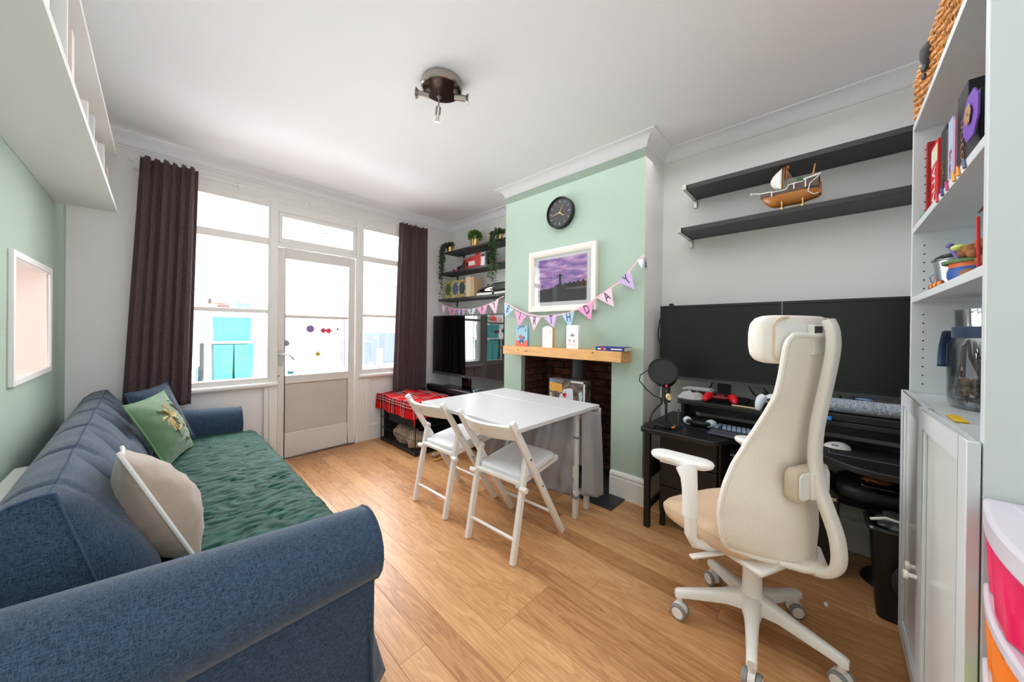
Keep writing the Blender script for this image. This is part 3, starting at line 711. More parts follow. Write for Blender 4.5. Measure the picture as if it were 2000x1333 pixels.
def plaid_pt(u, v):
    # u across x (from hanging front edge), v along y (from near hanging edge)
    s = u*.62; t = v*.92
    x = cx0-.012; drop = 0
    fx = .155; fy = .14
    if s < fx: x = cx0-.016; dz = -(fx-s)
    else: x = cx0-.016+(s-fx); dz = 0
    if t < fy: y = cy0-.014; dy = -(fy-t)
    else: y = cy0-.014+(t-fy); dy = 0
    k = .7 if (s < fx and t < fy) else 1
    z = cz+.028+(dz+dy)*k
    if s < fx: x += -.012*math.sin(t*21+1)*(fx-s)/fx
    if t < fy: y += -.014*math.sin(s*30)*(fy-t)/fy; x -= 0
    if t > .80: z -= .0
    n = noise.noise(Vector((x*9, y*7, 1)))
    if dz == 0 and dy == 0: z += .016*n+.012*math.sin(s*9+t*4)*.5+.018*max(0, 1-abs(s-.30-.3*(t-.3))*18)
    else: x += .01*n; y += .006*n
    rad = .02
    if dz < 0: x += 0
    return Vector((x, y, z))
b = B(); NU, NV = 70, 96; b.grid(plaid_pt, NU, NV)
uvl = b.bm.loops.layers.uv.new('UVMap'); idx = {}
b.bm.verts.ensure_lookup_table()
for i, v in enumerate(b.bm.verts): idx[v] = ((i//(NV+1))/NU, (i % (NV+1))/NV)
for f in b.bm.faces:
    for l in f.loops: q = idx[l.vert]; l[uvl].uv = (q[0]*.62, q[1]*.92)
bmesh.ops.smooth_vert(b.bm, verts=b.bm.verts, factor=.5, use_axis_x=True, use_axis_y=True, use_axis_z=True)
bmesh.ops.smooth_vert(b.bm, verts=b.bm.verts, factor=.5, use_axis_x=True, use_axis_y=True, use_axis_z=True)
tag(obj('plaid_blanket', b, plaidmat(), solid_t=.006, angle=80), 'red tartan blanket draped over the wire crate', 'blanket')
tag(obj('dog_toy', B().ell((1.80, 2.63, .02), (.045, .018, .018)).ell((1.757, 2.62, .022), (.018, .018, .022)).ell((1.757, 2.645, .02), (.017, .017, .02)).ell((1.845, 2.63, .022), (.018, .02, .022)), SHP), 'small beige bone-shaped pet toy on the floor by the crate', 'pet toy')
tag(obj('rope_toy', B().tube([(1.80+.02*math.sin(i), 2.60+.012*i, .45-.43+.0+.012*0+.012) for i in range(0)] or [(1.70, 2.55, .012), (1.74, 2.53, .014), (1.78, 2.55, .012)], .009, 8), mat('ochre_rope', (204, 170, 80), .8, noise_amt=.3, nscale=60)), 'short ochre rope pet toy on the floor beyond the farther chair', 'pet toy')
# ================================================================ TV corner
st = thing('tv_stand', 'low black television stand in the far alcove', 'tv stand', (2.35, 2.9, 0))
obj('stand_top', B().box(2.10, 2.585, 2.30, 3.53, .455, .48), BLKG, st, bevel=.003)
obj('stand_shelf', B().box(2.13, 2.585, 2.32, 3.50, .23, .245).box(2.11, 2.585, 2.32, 3.50, .04, .06), BLKW, st)
for y_ in (2.30, 2.9, 3.50): obj('side_panel', B().box(2.11, 2.585, y_, y_+.022, 0, .455), BLKW, st)
tv = thing('television', 'large black flat television with glossy screen in the far alcove', 'television', (2.30, 2.87, .48))
obj('screen_housing', B().box(2.285, 2.33, 2.262, 3.468, .655, 1.335), BLK, tv, bevel=.004)
obj('screen', B().box(2.2825, 2.286, 2.278, 3.452, .685, 1.322), mat('tv_screen', (4, 4, 5), .03, spec=1.0), tv)
obj('bezel_strip', B().box(2.280, 2.286, 2.265, 3.465, .655, .682), mat('dark_bezel', (58, 58, 60), .3), tv)
obj('stand_neck', B().box(2.31, 2.335, 2.80, 2.94, .49, .66).box(2.24, 2.42, 2.66, 3.08, .481, .492), BLKG, tv, bevel=.004)
obj('logo', B().box(2.2795, 2.2805, 2.85, 2.90, .665, .670), LGREY, tv)
tag(obj('soundbar', B().box(2.165, 2.24, 2.58, 3.42, .482, .545), mat('soundbar_black', (26, 26, 28), .3), bevel=.012), 'long black soundbar lying in front of the television', 'soundbar')
rt = thing('wifi_router', 'black box with a pale blue end and green light beside the television', 'router', (2.2, 2.5, .48))
obj('body', B().box(2.15, 2.23, 2.45, 2.545, .482, .575), BLK, rt, bevel=.01)
obj('end_cap', B().box(2.15, 2.23, 2.545, 2.556, .482, .58), mat('pale_blue', (190, 210, 226), .3), rt, bevel=.003)
obj('green_light', B().box(2.145, 2.22, 2.436, 2.451, .49, .565), mat('green_glow', (110, 225, 140), .3, emit=.6), rt, bevel=.004)
tag(obj('set_top_box', B().box(2.14, 2.30, 2.60, 2.80, .247, .285), BLKG, bevel=.003), 'thin black set-top box on the shelf under the television', 'set-top box')
# ---- black wall shelves in the far alcove
AS = []
for i, (zt, yl, lab) in enumerate(((2.105, 3.40, 'top'), (1.865, 3.525, 'middle'), (1.545, 3.525, 'lowest'))):
    s_ = thing('wall_shelf', 'black %s shelf of the three in the far alcove' % lab, 'shelf', (2.5, 2.9, zt), 'black shelves in the far alcove')
    obj('shelf_board', B().box(2.395, XA-.001, Y1+.004, yl, zt-.022, zt), SHELFB, s_, bevel=.0015)
    for y_ in (yl-.11, Y1+.14): obj('shelf_bracket', B().box(2.44, XA-.001, y_-.012, y_+.012, zt-.028, zt-.022).box(XA-.007, XA-.001, y_-.012, y_+.012, zt-.085, zt-.026), BLK, s_, bevel=.001)
    AS.append((zt, yl))
# plants
LEAF = mat('ivy_leaf', (70, 94, 66), .5, noise_amt=.35, nscale=20, spec=.3); LEAF2 = mat('moss_leaf', (104, 142, 52), .55, noise_amt=.35, nscale=30)
def leaf(b, p, d, n, L_, W_):
    d = d.normalized(); s_ = d.cross(n)
    if s_.length < 1e-3: s_ = Vector((1, 0, 0))
    s_.normalize(); n = s_.cross(d)
    b.face([p, p+d*L_*.35+s_*W_*.5, p+d*L_*.75+s_*W_*.38, p+d*L_, p+d*L_*.75-s_*W_*.38, p+d*L_*.35-s_*W_*.5])
def ivy(c, strands, seed, label, pot_side=None):
    t = thing('trailing_plant', label, 'plant', c, 'trailing plants on the top alcove shelf'); rr = random.Random(seed)
    b = B(); b.lathe([(.030, 0), (.036, .06), (.033, .06), (.028, .01), (0, .01)], c, 18); obj('pot', b, GOLD, t)
    lb, sb = B(), B()
    for (dx, dy, ln) in strands:
        p = Vector((c[0], c[1], c[2]+.065)); d = Vector((dx, dy, .5)).normalized(); pts = [p.copy()]
        n = int(ln/.016)
        for k in range(n):
            q = Vector((dx, dy, 0)); over = p.x < 2.385 or p.y > AS[0][1]+.01 or k > 7
            d = (d*.6+Vector((q.x*.5 if k < 6 else rr.uniform(-.2, .2), q.y*.5 if k < 6 else rr.uniform(-.2, .2), -.15*k if over else .05))).normalized()
            p = p+d*.016; pts.append(p.copy())
            for _ in range(2 if k < n*.6 else 1):
                ld = Vector((rr.uniform(-1, 1), rr.uniform(-1, 1), rr.uniform(-.9, .4))); leaf(lb, p+ld*.006, ld, Vector((rr.uniform(-.3, .3)-.6, rr.uniform(-.3, .3), .7)), rr.uniform(.024, .038), rr.uniform(.018, .026))
        sb.tube(pts, .0012, 4)
    for _ in range(220):
        a = rr.uniform(0, 2*PI); r_ = rr.uniform(0, .05); p = Vector((c[0]+math.cos(a)*r_, c[1]+math.sin(a)*r_, c[2]+.06+rr.uniform(0, .05))); leaf(lb, p, Vector((math.cos(a), math.sin(a), rr.uniform(-.2, 1))), Vector((0, 0, 1)), .026, .017)
    tag(obj('foliage', lb, LEAF, t, flat=True), None, None, kind='stuff'); obj('stems', sb, mat('stem', (70, 84, 46), .7), t)
zt = AS[0][0]
ivy((2.43, 3.345, zt), [(-.7, .7, .50), (-.9, .45, .42), (-.5, .9, .58), (-.9, .1, .36), (-.7, 1.0, .44), (-1, .3, .52), (-.3, 1, .40), (-.8, .6, .30), (-1, .8, .70), (-.6, 1, .34), (-1, .5, .26), (-.8, .2, .30), (-.5, 1.1, .5)], 3, 'trailing green plant in a gold pot at the window end of the top alcove shelf')
ivy((2.44, 2.50, zt), [(-.9, .1, .55), (-1, .5, .66), (-.9, -.3, .50), (-1, .0, .78), (-.9, .7, .46), (-1, -.5, .58), (-.9, .3, .40), (-1, .3, .3), (-1, .15, .60), (-1, -.15, .36)], 7, 'trailing dark green plant at the chimney end of the top alcove shelf')
gp = thing('potted_plant', 'bushy green plant in a ribbed gold pot in the middle of the top alcove shelf', 'plant', (2.47, 2.93, zt))
b = B(); b.lathe([(.042, 0), (.052, .095), (.048, .095), (.04, .02), (0, .02)], (2.47, 2.93, zt), 28); obj('pot', b, GOLD, gp)
lb = B(); rr = random.Random(2)
for _ in range(1500):
    v = Vector((rr.gauss(0, 1), rr.gauss(0, 1), rr.gauss(.3, .8))).normalized(); r_ = rr.uniform(.4, 1)
    p = Vector((2.47, 2.93, zt+.125))+Vector((v.x*.075, v.y*.075, max(-.035, v.z*.06)))*r_; leaf(lb, p, v, Vector((rr.uniform(-1, 1), rr.uniform(-1, 1), 1)), .024, .009)
tag(obj('foliage', lb, LEAF2, gp, flat=True), None, None, kind='stuff')
# books and ornaments on the middle shelf
def book(y0, y1, z, h, dep, m, label, group, x0=2.43, tilt=0, title=None, pm=None, tcol=None, ymir=False, name='book', facing='-x', band=None):
    """standing book, spine facing -x (alcove shelves); spans y0..y1"""
    t = thing(name, label, 'book', (x0+dep/2, (y0+y1)/2, z), group)
    Mt = Matrix.Translation((0, (y0+y1)/2, z)) @ Matrix.Rotation(R(tilt), 4, 'X') @ Matrix.Translation((0, -(y0+y1)/2, -z))
    c = .0022
    b = B(); b.box(x0, x0+dep, y0, y0+c, z, z+h).box(x0, x0+dep, y1-c, y1, z, z+h).box(x0, x0+c, y0+c, y1-c, z, z+h); b.bm.transform(Mt); obj('cover', b, m, t, bevel=.0008)
    b = B(); b.box(x0+c, x0+dep-.004, y0+c, y1-c, z+.003, z+h-.003); b.bm.transform(Mt); obj('pages', b, BOOKP, t)
    if band: b = B(); b.box(x0-.0006, x0, y0+.003, y1-.003, z+h*band[0], z+h*band[1]); b.bm.transform(Mt); obj('spine_label', b, band[2], t)
    if title: text('title', title, (y1-y0)*.62, Mt @ frame((x0-.0008, (y0+y1)/2, z+h*.55), (0, 0, -1), (0, -1, 0)), tcol or WHITE, t)
    return t
zt = AS[1][0]; g = 'red and black books on the middle alcove shelf'
hr = thing('animal_figurine', 'small black four-legged animal figurine left of the red books', 'figurine', (2.45, 3.19, zt))
b = B()
for dx, dy in ((-.008, -.022), (.008, -.022), (-.008, .022), (.008, .022)): b.tube([(2.45+dx, 3.18+dy, zt), (2.45+dx, 3.18+dy*.8, zt+.03)], [.005, .007], 8)
b.ell((2.45, 3.18, zt+.042), (.013, .040, .016)).tube([(2.45, 3.147, zt+.045), (2.45, 3.13, zt+.06), (2.45, 3.115, zt+.055)], [.011, .009, .006], 8)
obj('body', b, BLK, hr, angle=70); obj('tail', B().tube([(2.45, 3.218, zt+.045), (2.45, 3.232, zt+.04), (2.45, 3.235, zt+.015)], .003, 6), BLK, hr)
tag(obj('red_ornament', B().ell((2.45, 3.29, zt+.018), (.016, .02, .018)), RED), 'tiny dark red ornament at the window end of the middle alcove shelf', 'ornament')
bt = thing('bottle', 'small black bottle against the red books', 'bottle', (2.44, 3.085, zt))
obj('body', B().lathe([(0, 0), (.017, 0), (.019, .01), (.019, .07), (.008, .09), (.007, .115), (0, .115)], (2.44, 3.085, zt), 18), BLKG, bt)
obj('cap', B().cyl((2.44, 3.085, zt+.115), (2.44, 3.085, zt+.13), .008, seg=14), GOLD, bt)
for (a, c_, h_, m_, lab, kw) in ((3.035, 3.06, .115, solid('dark_red', (150, 26, 34)), 'slim dark red book beside the small black bottle', {}), (2.995, 3.033, .118, RED, 'red book with a dark panel, second from the black bottle', dict(band=(.3, .6, BLK))),
        (2.88, 2.993, .13, solid('crimson', (190, 34, 44)), 'wide crimson volume with a white oval emblem', dict(band=(.25, .62, WHITE))), (2.83, 2.878, .165, RED, 'tall bright red book with a black cap mark', dict(band=(.86, .95, BLK))), (2.785, 2.828, .15, solid('crimson', (190, 34, 44)), 'crimson book next to the white-spined one', {}),
        (2.715, 2.782, .145, solid('off_white', (228, 224, 218)), 'white-spined book among the red ones', dict(band=(.75, .95, BLK))), (2.675, 2.712, .15, BLK, 'black book at the chimney end of the red row', {})):
    book(c_ if c_ < a else a, c_ if c_ > a else a, zt, h_, .11, m_, lab, g, **kw)
tag(obj('red_bauble', B().ell((2.46, 2.63, zt+.032), (.03, .03, .032)), solid('dull_red', (150, 60, 54))), 'round dull red ornament right of the black book', 'ornament')
tag(obj('red_figurine', B().ell((2.44, 2.40, zt+.02), (.02, .03, .02)).ell((2.44, 2.39, zt+.045), (.013, .013, .013)), solid('coral', (220, 110, 80))), 'small coral and white figurine behind the hanging plant', 'figurine')
# lower shelf: picture books facing out
zt = AS[2][0]; g = 'patterned cloth-bound books on the lowest alcove shelf'
def patt(name, base_, acc, acc2):
    m = mat(name, base_, .6); N, L = nodes(m); b = N['Principled BSDF']; tc = N.new('ShaderNodeTexCoord'); v = N.new('ShaderNodeTexVoronoi'); v.inputs['Scale'].default_value = 42; L.new(tc.outputs['Object'], v.inputs[0])
    r = N.new('ShaderNodeValToRGB'); r.color_ramp.interpolation = 'CONSTANT'; e = r.color_ramp.elements; e[0].color = lin(acc); e[1].position = .35; e[1].color = lin(base_); q = e.new(.6); q.color = lin(acc2); q = e.new(.78); q.color = lin(base_)
    L.new(v.outputs['Distance'], r.inputs[0]); L.new(r.outputs[0], b.inputs['Base Color']); return m
for (a, c_, m_, oc, lab) in ((3.30, 3.43, patt('leafy_print', (150, 160, 80), (40, 60, 34), (214, 190, 90)), (60, 84, 44), 'olive patterned book with an orange spine edge, at the window end'), (3.165, 3.29, patt('blue_print', (160, 168, 96), (60, 90, 130), (212, 196, 110)), (66, 88, 124), 'green book with a blue medallion cover'), (3.04, 3.155, patt('teal_print', (196, 140, 84), (60, 96, 96), (222, 180, 130)), (48, 74, 80), 'ochre book with a dark teal medallion cover')):
    t = thing('book', lab, 'book', (2.45, (a+c_)/2, zt), g)
    obj('cover', B().box(2.425, 2.428, a, c_, zt, zt+.21).box(2.452, 2.455, a, c_, zt, zt+.21).box(2.428, 2.452, c_-.003, c_, zt, zt+.21), m_, t, bevel=.001)
    obj('pages', B().box(2.428, 2.452, a+.002, c_-.003, zt+.002, zt+.207), BOOKP, t)
    Mo = Matrix(((0, 0, -1, 2.4245), (1, 0, 0, (a+c_)/2), (0, 1, 0, zt+.11), (0, 0, 0, 1)))
    obj('cover_medallion', B().prism([(math.cos(k*PI/12)*.052, math.sin(k*PI/12)*.072) for k in range(24)], 0, .0006), solid('medallion%d' % oc[0], oc, .6), t, M=Mo @ Matrix.Identity(4))
    if 'orange' in lab: obj('spine_strip', B().box(2.423, 2.456, c_, c_+.002, zt, zt+.21), solid('orange_cloth', (222, 96, 50)), t)
    if m_.name.startswith('teal'): pass
book(2.945, 3.03, zt, .235, .12, solid('cream_cloth', (222, 204, 176)), 'cream book standing with its pages outwards on the lowest alcove shelf', 'cream books by the speaker', tilt=-2)
book(2.885, 2.94, zt, .22, .12, solid('tan_cloth', (206, 174, 136)), 'tan book next to the silver speaker', 'cream books by the speaker', tilt=-3)
sp = thing('speaker', 'silver and black streamlined speaker at the chimney end of the lowest alcove shelf', 'speaker', (2.49, 2.44, zt))
def spk(u, v):
    a = u*2*PI; t = (v-.5)*PI; q = Vector((math.cos(t)*math.cos(a), math.cos(t)*math.sin(a), math.sin(t)))
    sgn = lambda s_, e: math.copysign(abs(s_)**e, s_)
    return Vector((2.48+.085*sgn(q.x, .7), 2.58+.29*sgn(q.y, .8), zt+.060+(.046-.018*q.y)*sgn(q.z, .7)-.012*q.y))
b = B(); b.grid(spk, 40, 16, closed_u=True); obj('body', b, CHROME, sp, angle=70)
obj('base', B().box(2.41, 2.56, 2.32, 2.83, zt, zt+.03), WHITE, sp, bevel=.008)
obj('grille', B().box(2.385, 2.57, 2.265, 2.56, zt+.032, zt+.118), BLK, sp, bevel=.02)
# ================================================================ STOVE, PIPE, GAME BOX
sv = thing('wood_stove', 'black wood-burning stove with flue pipe inside the brick fireplace', 'stove', (2.45, 1.60, 0))
obj('stove_body', B().box(2.38, 2.58, 1.39, 1.80, .06, .42), DGREY, sv, bevel=.01)
obj('stove_top', B().box(2.365, 2.59, 1.37, 1.82, .42, .44), BLK, sv, bevel=.004)
obj('stove_door', B().box(2.368, 2.38, 1.43, 1.76, .12, .39), BLK, sv, bevel=.004); obj('door_glass', B().box(2.364, 2.368, 1.47, 1.72, .17, .35), BLKG, sv)
for y_ in (1.42, 1.77):
    for x_ in (2.39, 2.55): obj('leg', B().box(x_, x_+.02, y_-.01, y_+.01, .007, .06), BLK, sv)
obj('flue_pipe', B().cyl((2.51, 1.575, .44), (2.51, 1.575, 1.1), .062, seg=28), mat('flue_black', (52, 53, 56), .55), sv)
gb = thing('game_box', 'boxed toy with a clear window and a white stone shape, standing before the flue pipe', 'toy box', (2.34, 1.56, .44))
gz0, gz1, gy0, gy1, gx0, gx1 = .441, .772, 1.385, 1.735, 2.295, 2.385
obj('carton', B().box(gx0, gx1, gy0, gy1, gz0, gz1), mat('printed_card', (110, 96, 88), .35, noise_amt=.75, nscale=26, detail=2), gb, bevel=.001)
obj('edge_strip', B().box(gx0-.001, gx0+.002, gy0, gy0+.014, gz0, gz1).box(gx0-.001, gx0+.002, gy0, gy0+.13, gz1-.014, gz1), WHITE, gb)
obj('top_print', B().box(gx0+.004, gx1-.002, gy0+.01, gy1-.01, gz1, gz1+.0008), MGREY, gb)
def flatprint(par, name, pts, m, x_=gx0-.0015): b = B(); b.loft([[(x_, y_, z_) for y_, z_ in pts], [(x_+.001, y_, z_) for y_, z_ in pts]]); return obj(name, b, m, par)
flatprint(gb, 'printed_title', [(1.725, .745), (1.60, .735), (1.595, .665), (1.61, .655), (1.65, .675), (1.70, .665), (1.725, .68)], solid('amber_print', (222, 164, 62)))
flatprint(gb, 'printed_arch', [(1.64, .50), (1.635, .60), (1.615, .66), (1.58, .695), (1.53, .71), (1.495, .705), (1.49, .62), (1.475, .50)], solid('stone_print', (220, 222, 228)))
flatprint(gb, 'printed_mark', [(1.595, .66), (1.56, .67), (1.555, .645), (1.57, .63), (1.59, .64)], RED, gx0-.0025)
flatprint(gb, 'printed_mark', [(1.475, .62), (1.45, .625), (1.44, .58), (1.46, .56), (1.48, .58)], solid('dull_red', (150, 60, 54)), gx0-.0025)
flatprint(gb, 'printed_figure', [(1.44, .68), (1.42, .70), (1.405, .66), (1.415, .60), (1.435, .60)], solid('pale_mint', (190, 214, 216)))
flatprint(gb, 'printed_figure', [(1.725, .66), (1.70, .655), (1.70, .50), (1.725, .50)], solid('beige_print', (196, 178, 150)))
flatprint(gb, 'printed_figure', [(1.725, .765), (1.66, .765), (1.655, .74), (1.725, .748)], solid('sky_print', (90, 140, 186)))
# ================================================================ MANTEL and what stands on it
MX0, MZ = 2.118, 1.037
b = B(); b.box(MX0, XC+.004, 1.008, 2.115, MZ-.073, MZ)
mn = obj('mantel_shelf', b, PINE, bevel=.003, seg=1); tag(mn, 'pine beam mantel shelf over the brick fireplace', 'mantel shelf')
for (y_, z_, r_) in ((1.93, 1.008, .009), (1.86, .995, .006), (1.84, 1.0, .008), (1.22, 1.02, .009), (1.72, .99, .005)):
    b = B(); b.prism([(math.cos(k*PI/6)*r_, math.sin(k*PI/6)*r_*.7) for k in range(12)], 0, .001, Matrix(((0, 0, -1, MX0), (1, 0, 0, y_), (0, 1, 0, z_), (0, 0, 0, 1)))); obj('knot', b, solid('pine_knot', (150, 96, 52)), mn)
def card(name, y, w_, h_, front, label, ang=16, x_=2.17, top='flat', inside=None):
    """folded greeting card; front panel faces -x, spine at +y side"""
    t = thing(name, label, 'greeting card', (x_, y, MZ), 'greeting cards on the mantel'); th = .0012
    def panel(a, m, nm):
        Mx = Matrix.Translation((x_, y+w_/2, MZ)) @ Matrix.Rotation(R(a), 4, 'Z')
        if top == 'arch':
            P = [(-w_, 0), (0, 0), (0, h_*.86)]+[(-w_/2+w_/2*math.cos(k*PI/10), h_*.86+h_*.14*math.sin(k*PI/10)) for k in range(1, 11)]
        else: P = [(-w_, 0), (0, 0), (0, h_), (-w_, h_)]
        Mr = Mx @ Matrix(((0, 0, 1, 0), (1, 0, 0, 0), (0, 1, 0, 0), (0, 0, 0, 1)))
        return obj(nm, B().prism(P, 0, th), m, t, M=Mr), Mx
    f, Mx = panel(0, front, 'front_leaf'); panel(ang, inside or front, 'back_leaf')
    def art(nm, pts, m, lift=.0004):
        Mr = Mx @ Matrix(((0, 0, 1, -lift-.0004), (1, 0, 0, 0), (0, 1, 0, 0), (0, 0, 0, 1))); obj(nm, B().prism([(-w_*u, h_*v) for u, v in pts], 0, .0004), m, f, M=Mr)
    return t, f, art, Mx
def circ(cx_, cy_, r_, n=12, ry=None): return [(cx_+math.cos(k*2*PI/n)*r_, cy_+math.sin(k*2*PI/n)*(ry or r_)) for k in range(n)]
t, f, art, Mx = card('greeting_card', 1.935, .13, .178, solid('card_blue', (148, 190, 210)), 'blue birthday card with a red and navy character scene, leftmost on the mantel', 14, 2.165)
art('printed_scene', [(0, 0), (1, 0), (1, .26), (.85, .30), (.7, .22), (.3, .22), (.15, .30), (0, .26)], solid('card_coral', (222, 96, 74)))
art('printed_scene', circ(.5, .22, .22, 14, .12), solid('card_navy', (40, 84, 130)), .0009); art('printed_scene', circ(.42, .45, .17, 12, .10), solid('card_rust', (200, 84, 70)), .0009)
art('printed_scene', circ(.68, .40, .10, 10, .08), solid('card_navy', (40, 84, 130)), .0009); art('printed_scene', circ(.5, .15, .06, 8, .04), solid('card_yellow', (236, 210, 90)), .0014)
art('printed_scene', [(.12, .84), (.2, .90), (.24, .82), (.16, .78)], solid('card_navy', (40, 84, 130))); art('printed_scene', [(.8, .80), (.9, .82), (.88, .73), (.8, .72)], solid('card_navy', (40, 84, 130)))
text('card_words', 'HAPPY', .028, Mx @ frame((-.0012, -.065, .166), (0, -1, 0), (0, 0, 1)), solid('card_ink', (40, 40, 60)), f, .0003)
t, f, art, Mx = card('greeting_card', 1.66, .10, .172, solid('card_white', (244, 240, 240)), 'white arched card with loose coral strokes and a tan back leaf, middle of the mantel', 42, 2.168, 'arch', solid('card_tan', (214, 168, 104)))
rr = random.Random(6)
for k in range(12):
    u, v = .2+rr.random()*.6, .45+rr.random()*.45; du, dv = rr.uniform(-.12, .12), rr.uniform(-.14, .05); art('printed_stroke', [(u, v), (u+.03, v+.02), (u+du+.03, v+dv), (u+du, v+dv-.01)], solid('card_salmon', (238, 150, 140)))
t, f, art, Mx = card('greeting_card', 1.422, .105, .180, solid('card_white', (244, 240, 240)), 'white card with a grey crown and pink hearts, rightmost of the cards', 40, 2.165, 'flat', solid('card_inner', (222, 222, 226)))
art('printed_crown', [(.28, .62), (.36, .52), (.66, .52), (.74, .64), (.62, .58), (.51, .68), (.4, .58)], solid('crown_grey', (150, 146, 152)))
for u, v in ((.28, .34), (.66, .33)): art('printed_heart', [(u, v-.06), (u+.09, v+.03), (u+.05, v+.06), (u, v+.03), (u-.05, v+.06), (u-.09, v+.03)], solid('heart_mauve', (176, 140, 158)))
art('printed_blush', circ(.5, .18, .36, 16, .10), solid('blush_pink', (240, 224, 230)))
bb = thing('book', 'blue-spined paperback lying at the right end of the mantel', 'book', (2.19, 1.10, MZ))
obj('cover', B().box(2.135, 2.255, .995, 1.205, MZ, MZ+.002).box(2.135, 2.255, .995, 1.205, MZ+.026, MZ+.028).box(2.133, 2.137, .995, 1.205, MZ, MZ+.028), solid('navy_cover', (36, 44, 120)), bb, bevel=.0008)
obj('pages', B().box(2.137, 2.252, .998, 1.202, MZ+.002, MZ+.026), BOOKP, bb)
obj('spine_mark', B().box(2.1322, 2.133, 1.13, 1.19, MZ+.008, MZ+.018).box(2.1322, 2.133, 1.01, 1.09, MZ+.010, MZ+.018), WHITE, bb); obj('spine_badge', B().box(2.1320, 2.133, 1.14, 1.165, MZ+.007, MZ+.024), RED, bb)
# ================================================================ CLOCK
ck = thing('wall_clock', 'round black wall clock with thin gold hands on the green chimney breast', 'clock', (XC, 1.602, 2.0))
Mk = Matrix(((0, 0, -1, XC), (-1, 0, 0, 1.602), (0, 1, 0, 2.128), (0, 0, 0, 1)))   # local x -> -y (viewer right), local z -> out of the wall
Mk = frame((XC, 1.602, 2.128), (0, -1, 0), (0, 0, 1))
b = B(); b.lathe([(0, 0), (.122, 0), (.126, .004), (.126, .044), (.122, .047), (.117, .044), (.115, .030), (0, .030)], seg=64, M=Mk); obj('clock_case', b, BLK, ck)
b = B(); b.lathe([(0, .0305), (.114, .0305), (.114, .031), (0, .031)], seg=48, M=Mk); obj('clock_face', b, mat('clock_face_grey', (62, 62, 66), .5), ck)
for k in range(12):
    L_ = .018 if k % 3 == 0 else .011; a = k*PI/6; m_ = Mk @ Matrix.Rotation(-a, 4, 'Z'); b = B(); b.box(-.0022, .0022, .098-L_, .098, .031, .0325, m_); obj('hour_mark', b, LGREY, ck)
for nm, ang, L_, wd in (('hour_hand', 127, .055, .0038), ('minute_hand', 258, .09, .003), ('second_hand', 30, .075, .0018)):
    m_ = Mk @ Matrix.Rotation(R(-ang), 4, 'Z'); b = B(); b.loft([[m_ @ Vector(p) for p in ((-wd, -.008, z_), (wd, -.008, z_), (wd*.4, L_, z_), (-wd*.4, L_, z_))] for z_ in (.034, .0352)]); obj(nm, b, GOLD, ck)
b = B(); b.cyl(Mk @ Vector((0, 0, .031)), Mk @ Vector((0, 0, .037)), .004, seg=12); obj('pin', b, GOLD, ck)
# ================================================================ FRAMED PICTURE
pf = thing('picture_frame', 'white framed purple sunset picture above the mantel', 'picture', (XC, 1.59, 1.33))
py0, py1, pz0, pz1 = 1.268, 1.922, 1.331, 1.846
b = B()
def ring(k, x_): return [(XC-x_, py0+k, pz0+k), (XC-x_, py1-k, pz0+k), (XC-x_, py1-k, pz1-k), (XC-x_, py0+k, pz1-k)]
b.loft([ring(0, .001), ring(0, .034), ring(.006, .038), ring(.03, .034), ring(.05, .018), ring(.05, .001)], cap=False); obj('frame_moulding', b, mat('ivory_frame', (236, 230, 220), .4), pf, bevel=.001)
obj('mount_board', B().box(XC-.012, XC-.008, py0+.045, py1-.045, pz0+.045, pz1-.045), mat('mount_white', (240, 240, 242), .8), pf)
a0, a1, c0, c1 = 1.358, 1.832, 1.413, 1.768
def skymat():
    m = mat('purple_sky_print', (150, 110, 190), .5); N, L = nodes(m); b = N['Principled BSDF']; tc = N.new('ShaderNodeTexCoord'); mp = N.new('ShaderNodeMapping'); mp.inputs['Scale'].default_value = (1, 2.2, 9); mp.inputs['Rotation'].default_value = (R(-14), 0, 0); L.new(tc.outputs['Object'], mp.inputs[0])
    n = N.new('ShaderNodeTexNoise'); n.inputs['Scale'].default_value = 3.2; n.inputs['Detail'].default_value = 5; L.new(mp.outputs[0], n.inputs[0]); r = N.new('ShaderNodeValToRGB'); e = r.color_ramp.elements
    e[0].position = .32; e[0].color = lin((104, 96, 176)); e[1].position = .66; e[1].color = lin((236, 200, 238)); q = e.new(.5); q.color = lin((186, 140, 208)); L.new(n.outputs[0], r.inputs[0]); L.new(r.outputs[0], b.inputs['Base Color']); return m
art_ = obj('print_sky', B().box(XC-.0135, XC-.012, a0, a1, c0, c1), skymat(), pf)
def sil(nm, pts, m, x_): b = B(); b.loft([[(x_, a1-u*(a1-a0), c0+v*(c1-c0)) for u, v in pts], [(x_+.0006, a1-u*(a1-a0), c0+v*(c1-c0)) for u, v in pts]]); obj(nm, b, m, art_)
INK = mat('print_dark', (52, 54, 60), .5, noise_amt=.25, nscale=14); INK2 = solid('print_black', (34, 32, 40))
sil('printed_hill', [(0, 0), (1, 0), (1, .36), (.93, .38), (.86, .35), (.78, .36), (.72, .31), (.62, .30), (.56, .34), (.52, .38), (.46, .40), (.40, .39), (.34, .33), (.28, .32), (.22, .30), (.14, .31), (.08, .29), (0, .30)], INK, XC-.0145)
sil('printed_trees', [(.5, .34), (.53, .38), (.55, .36), (.60, .42), (.64, .38), (.68, .44), (.72, .39), (.76, .43), (.8, .39), (.84, .45), (.9, .40), (.94, .46), (.97, .41), (1, .43), (1, .3), (.7, .28)], INK2, XC-.0148)
sil('printed_figure', [(.462, .39), (.462, .55), (.455, .575), (.40, .585), (.40, .60), (.455, .605), (.462, .615), (.468, .645), (.488, .645), (.494, .615), (.505, .605), (.56, .60), (.56, .585), (.505, .575), (.498, .55), (.50, .39)], INK2, XC-.0152)
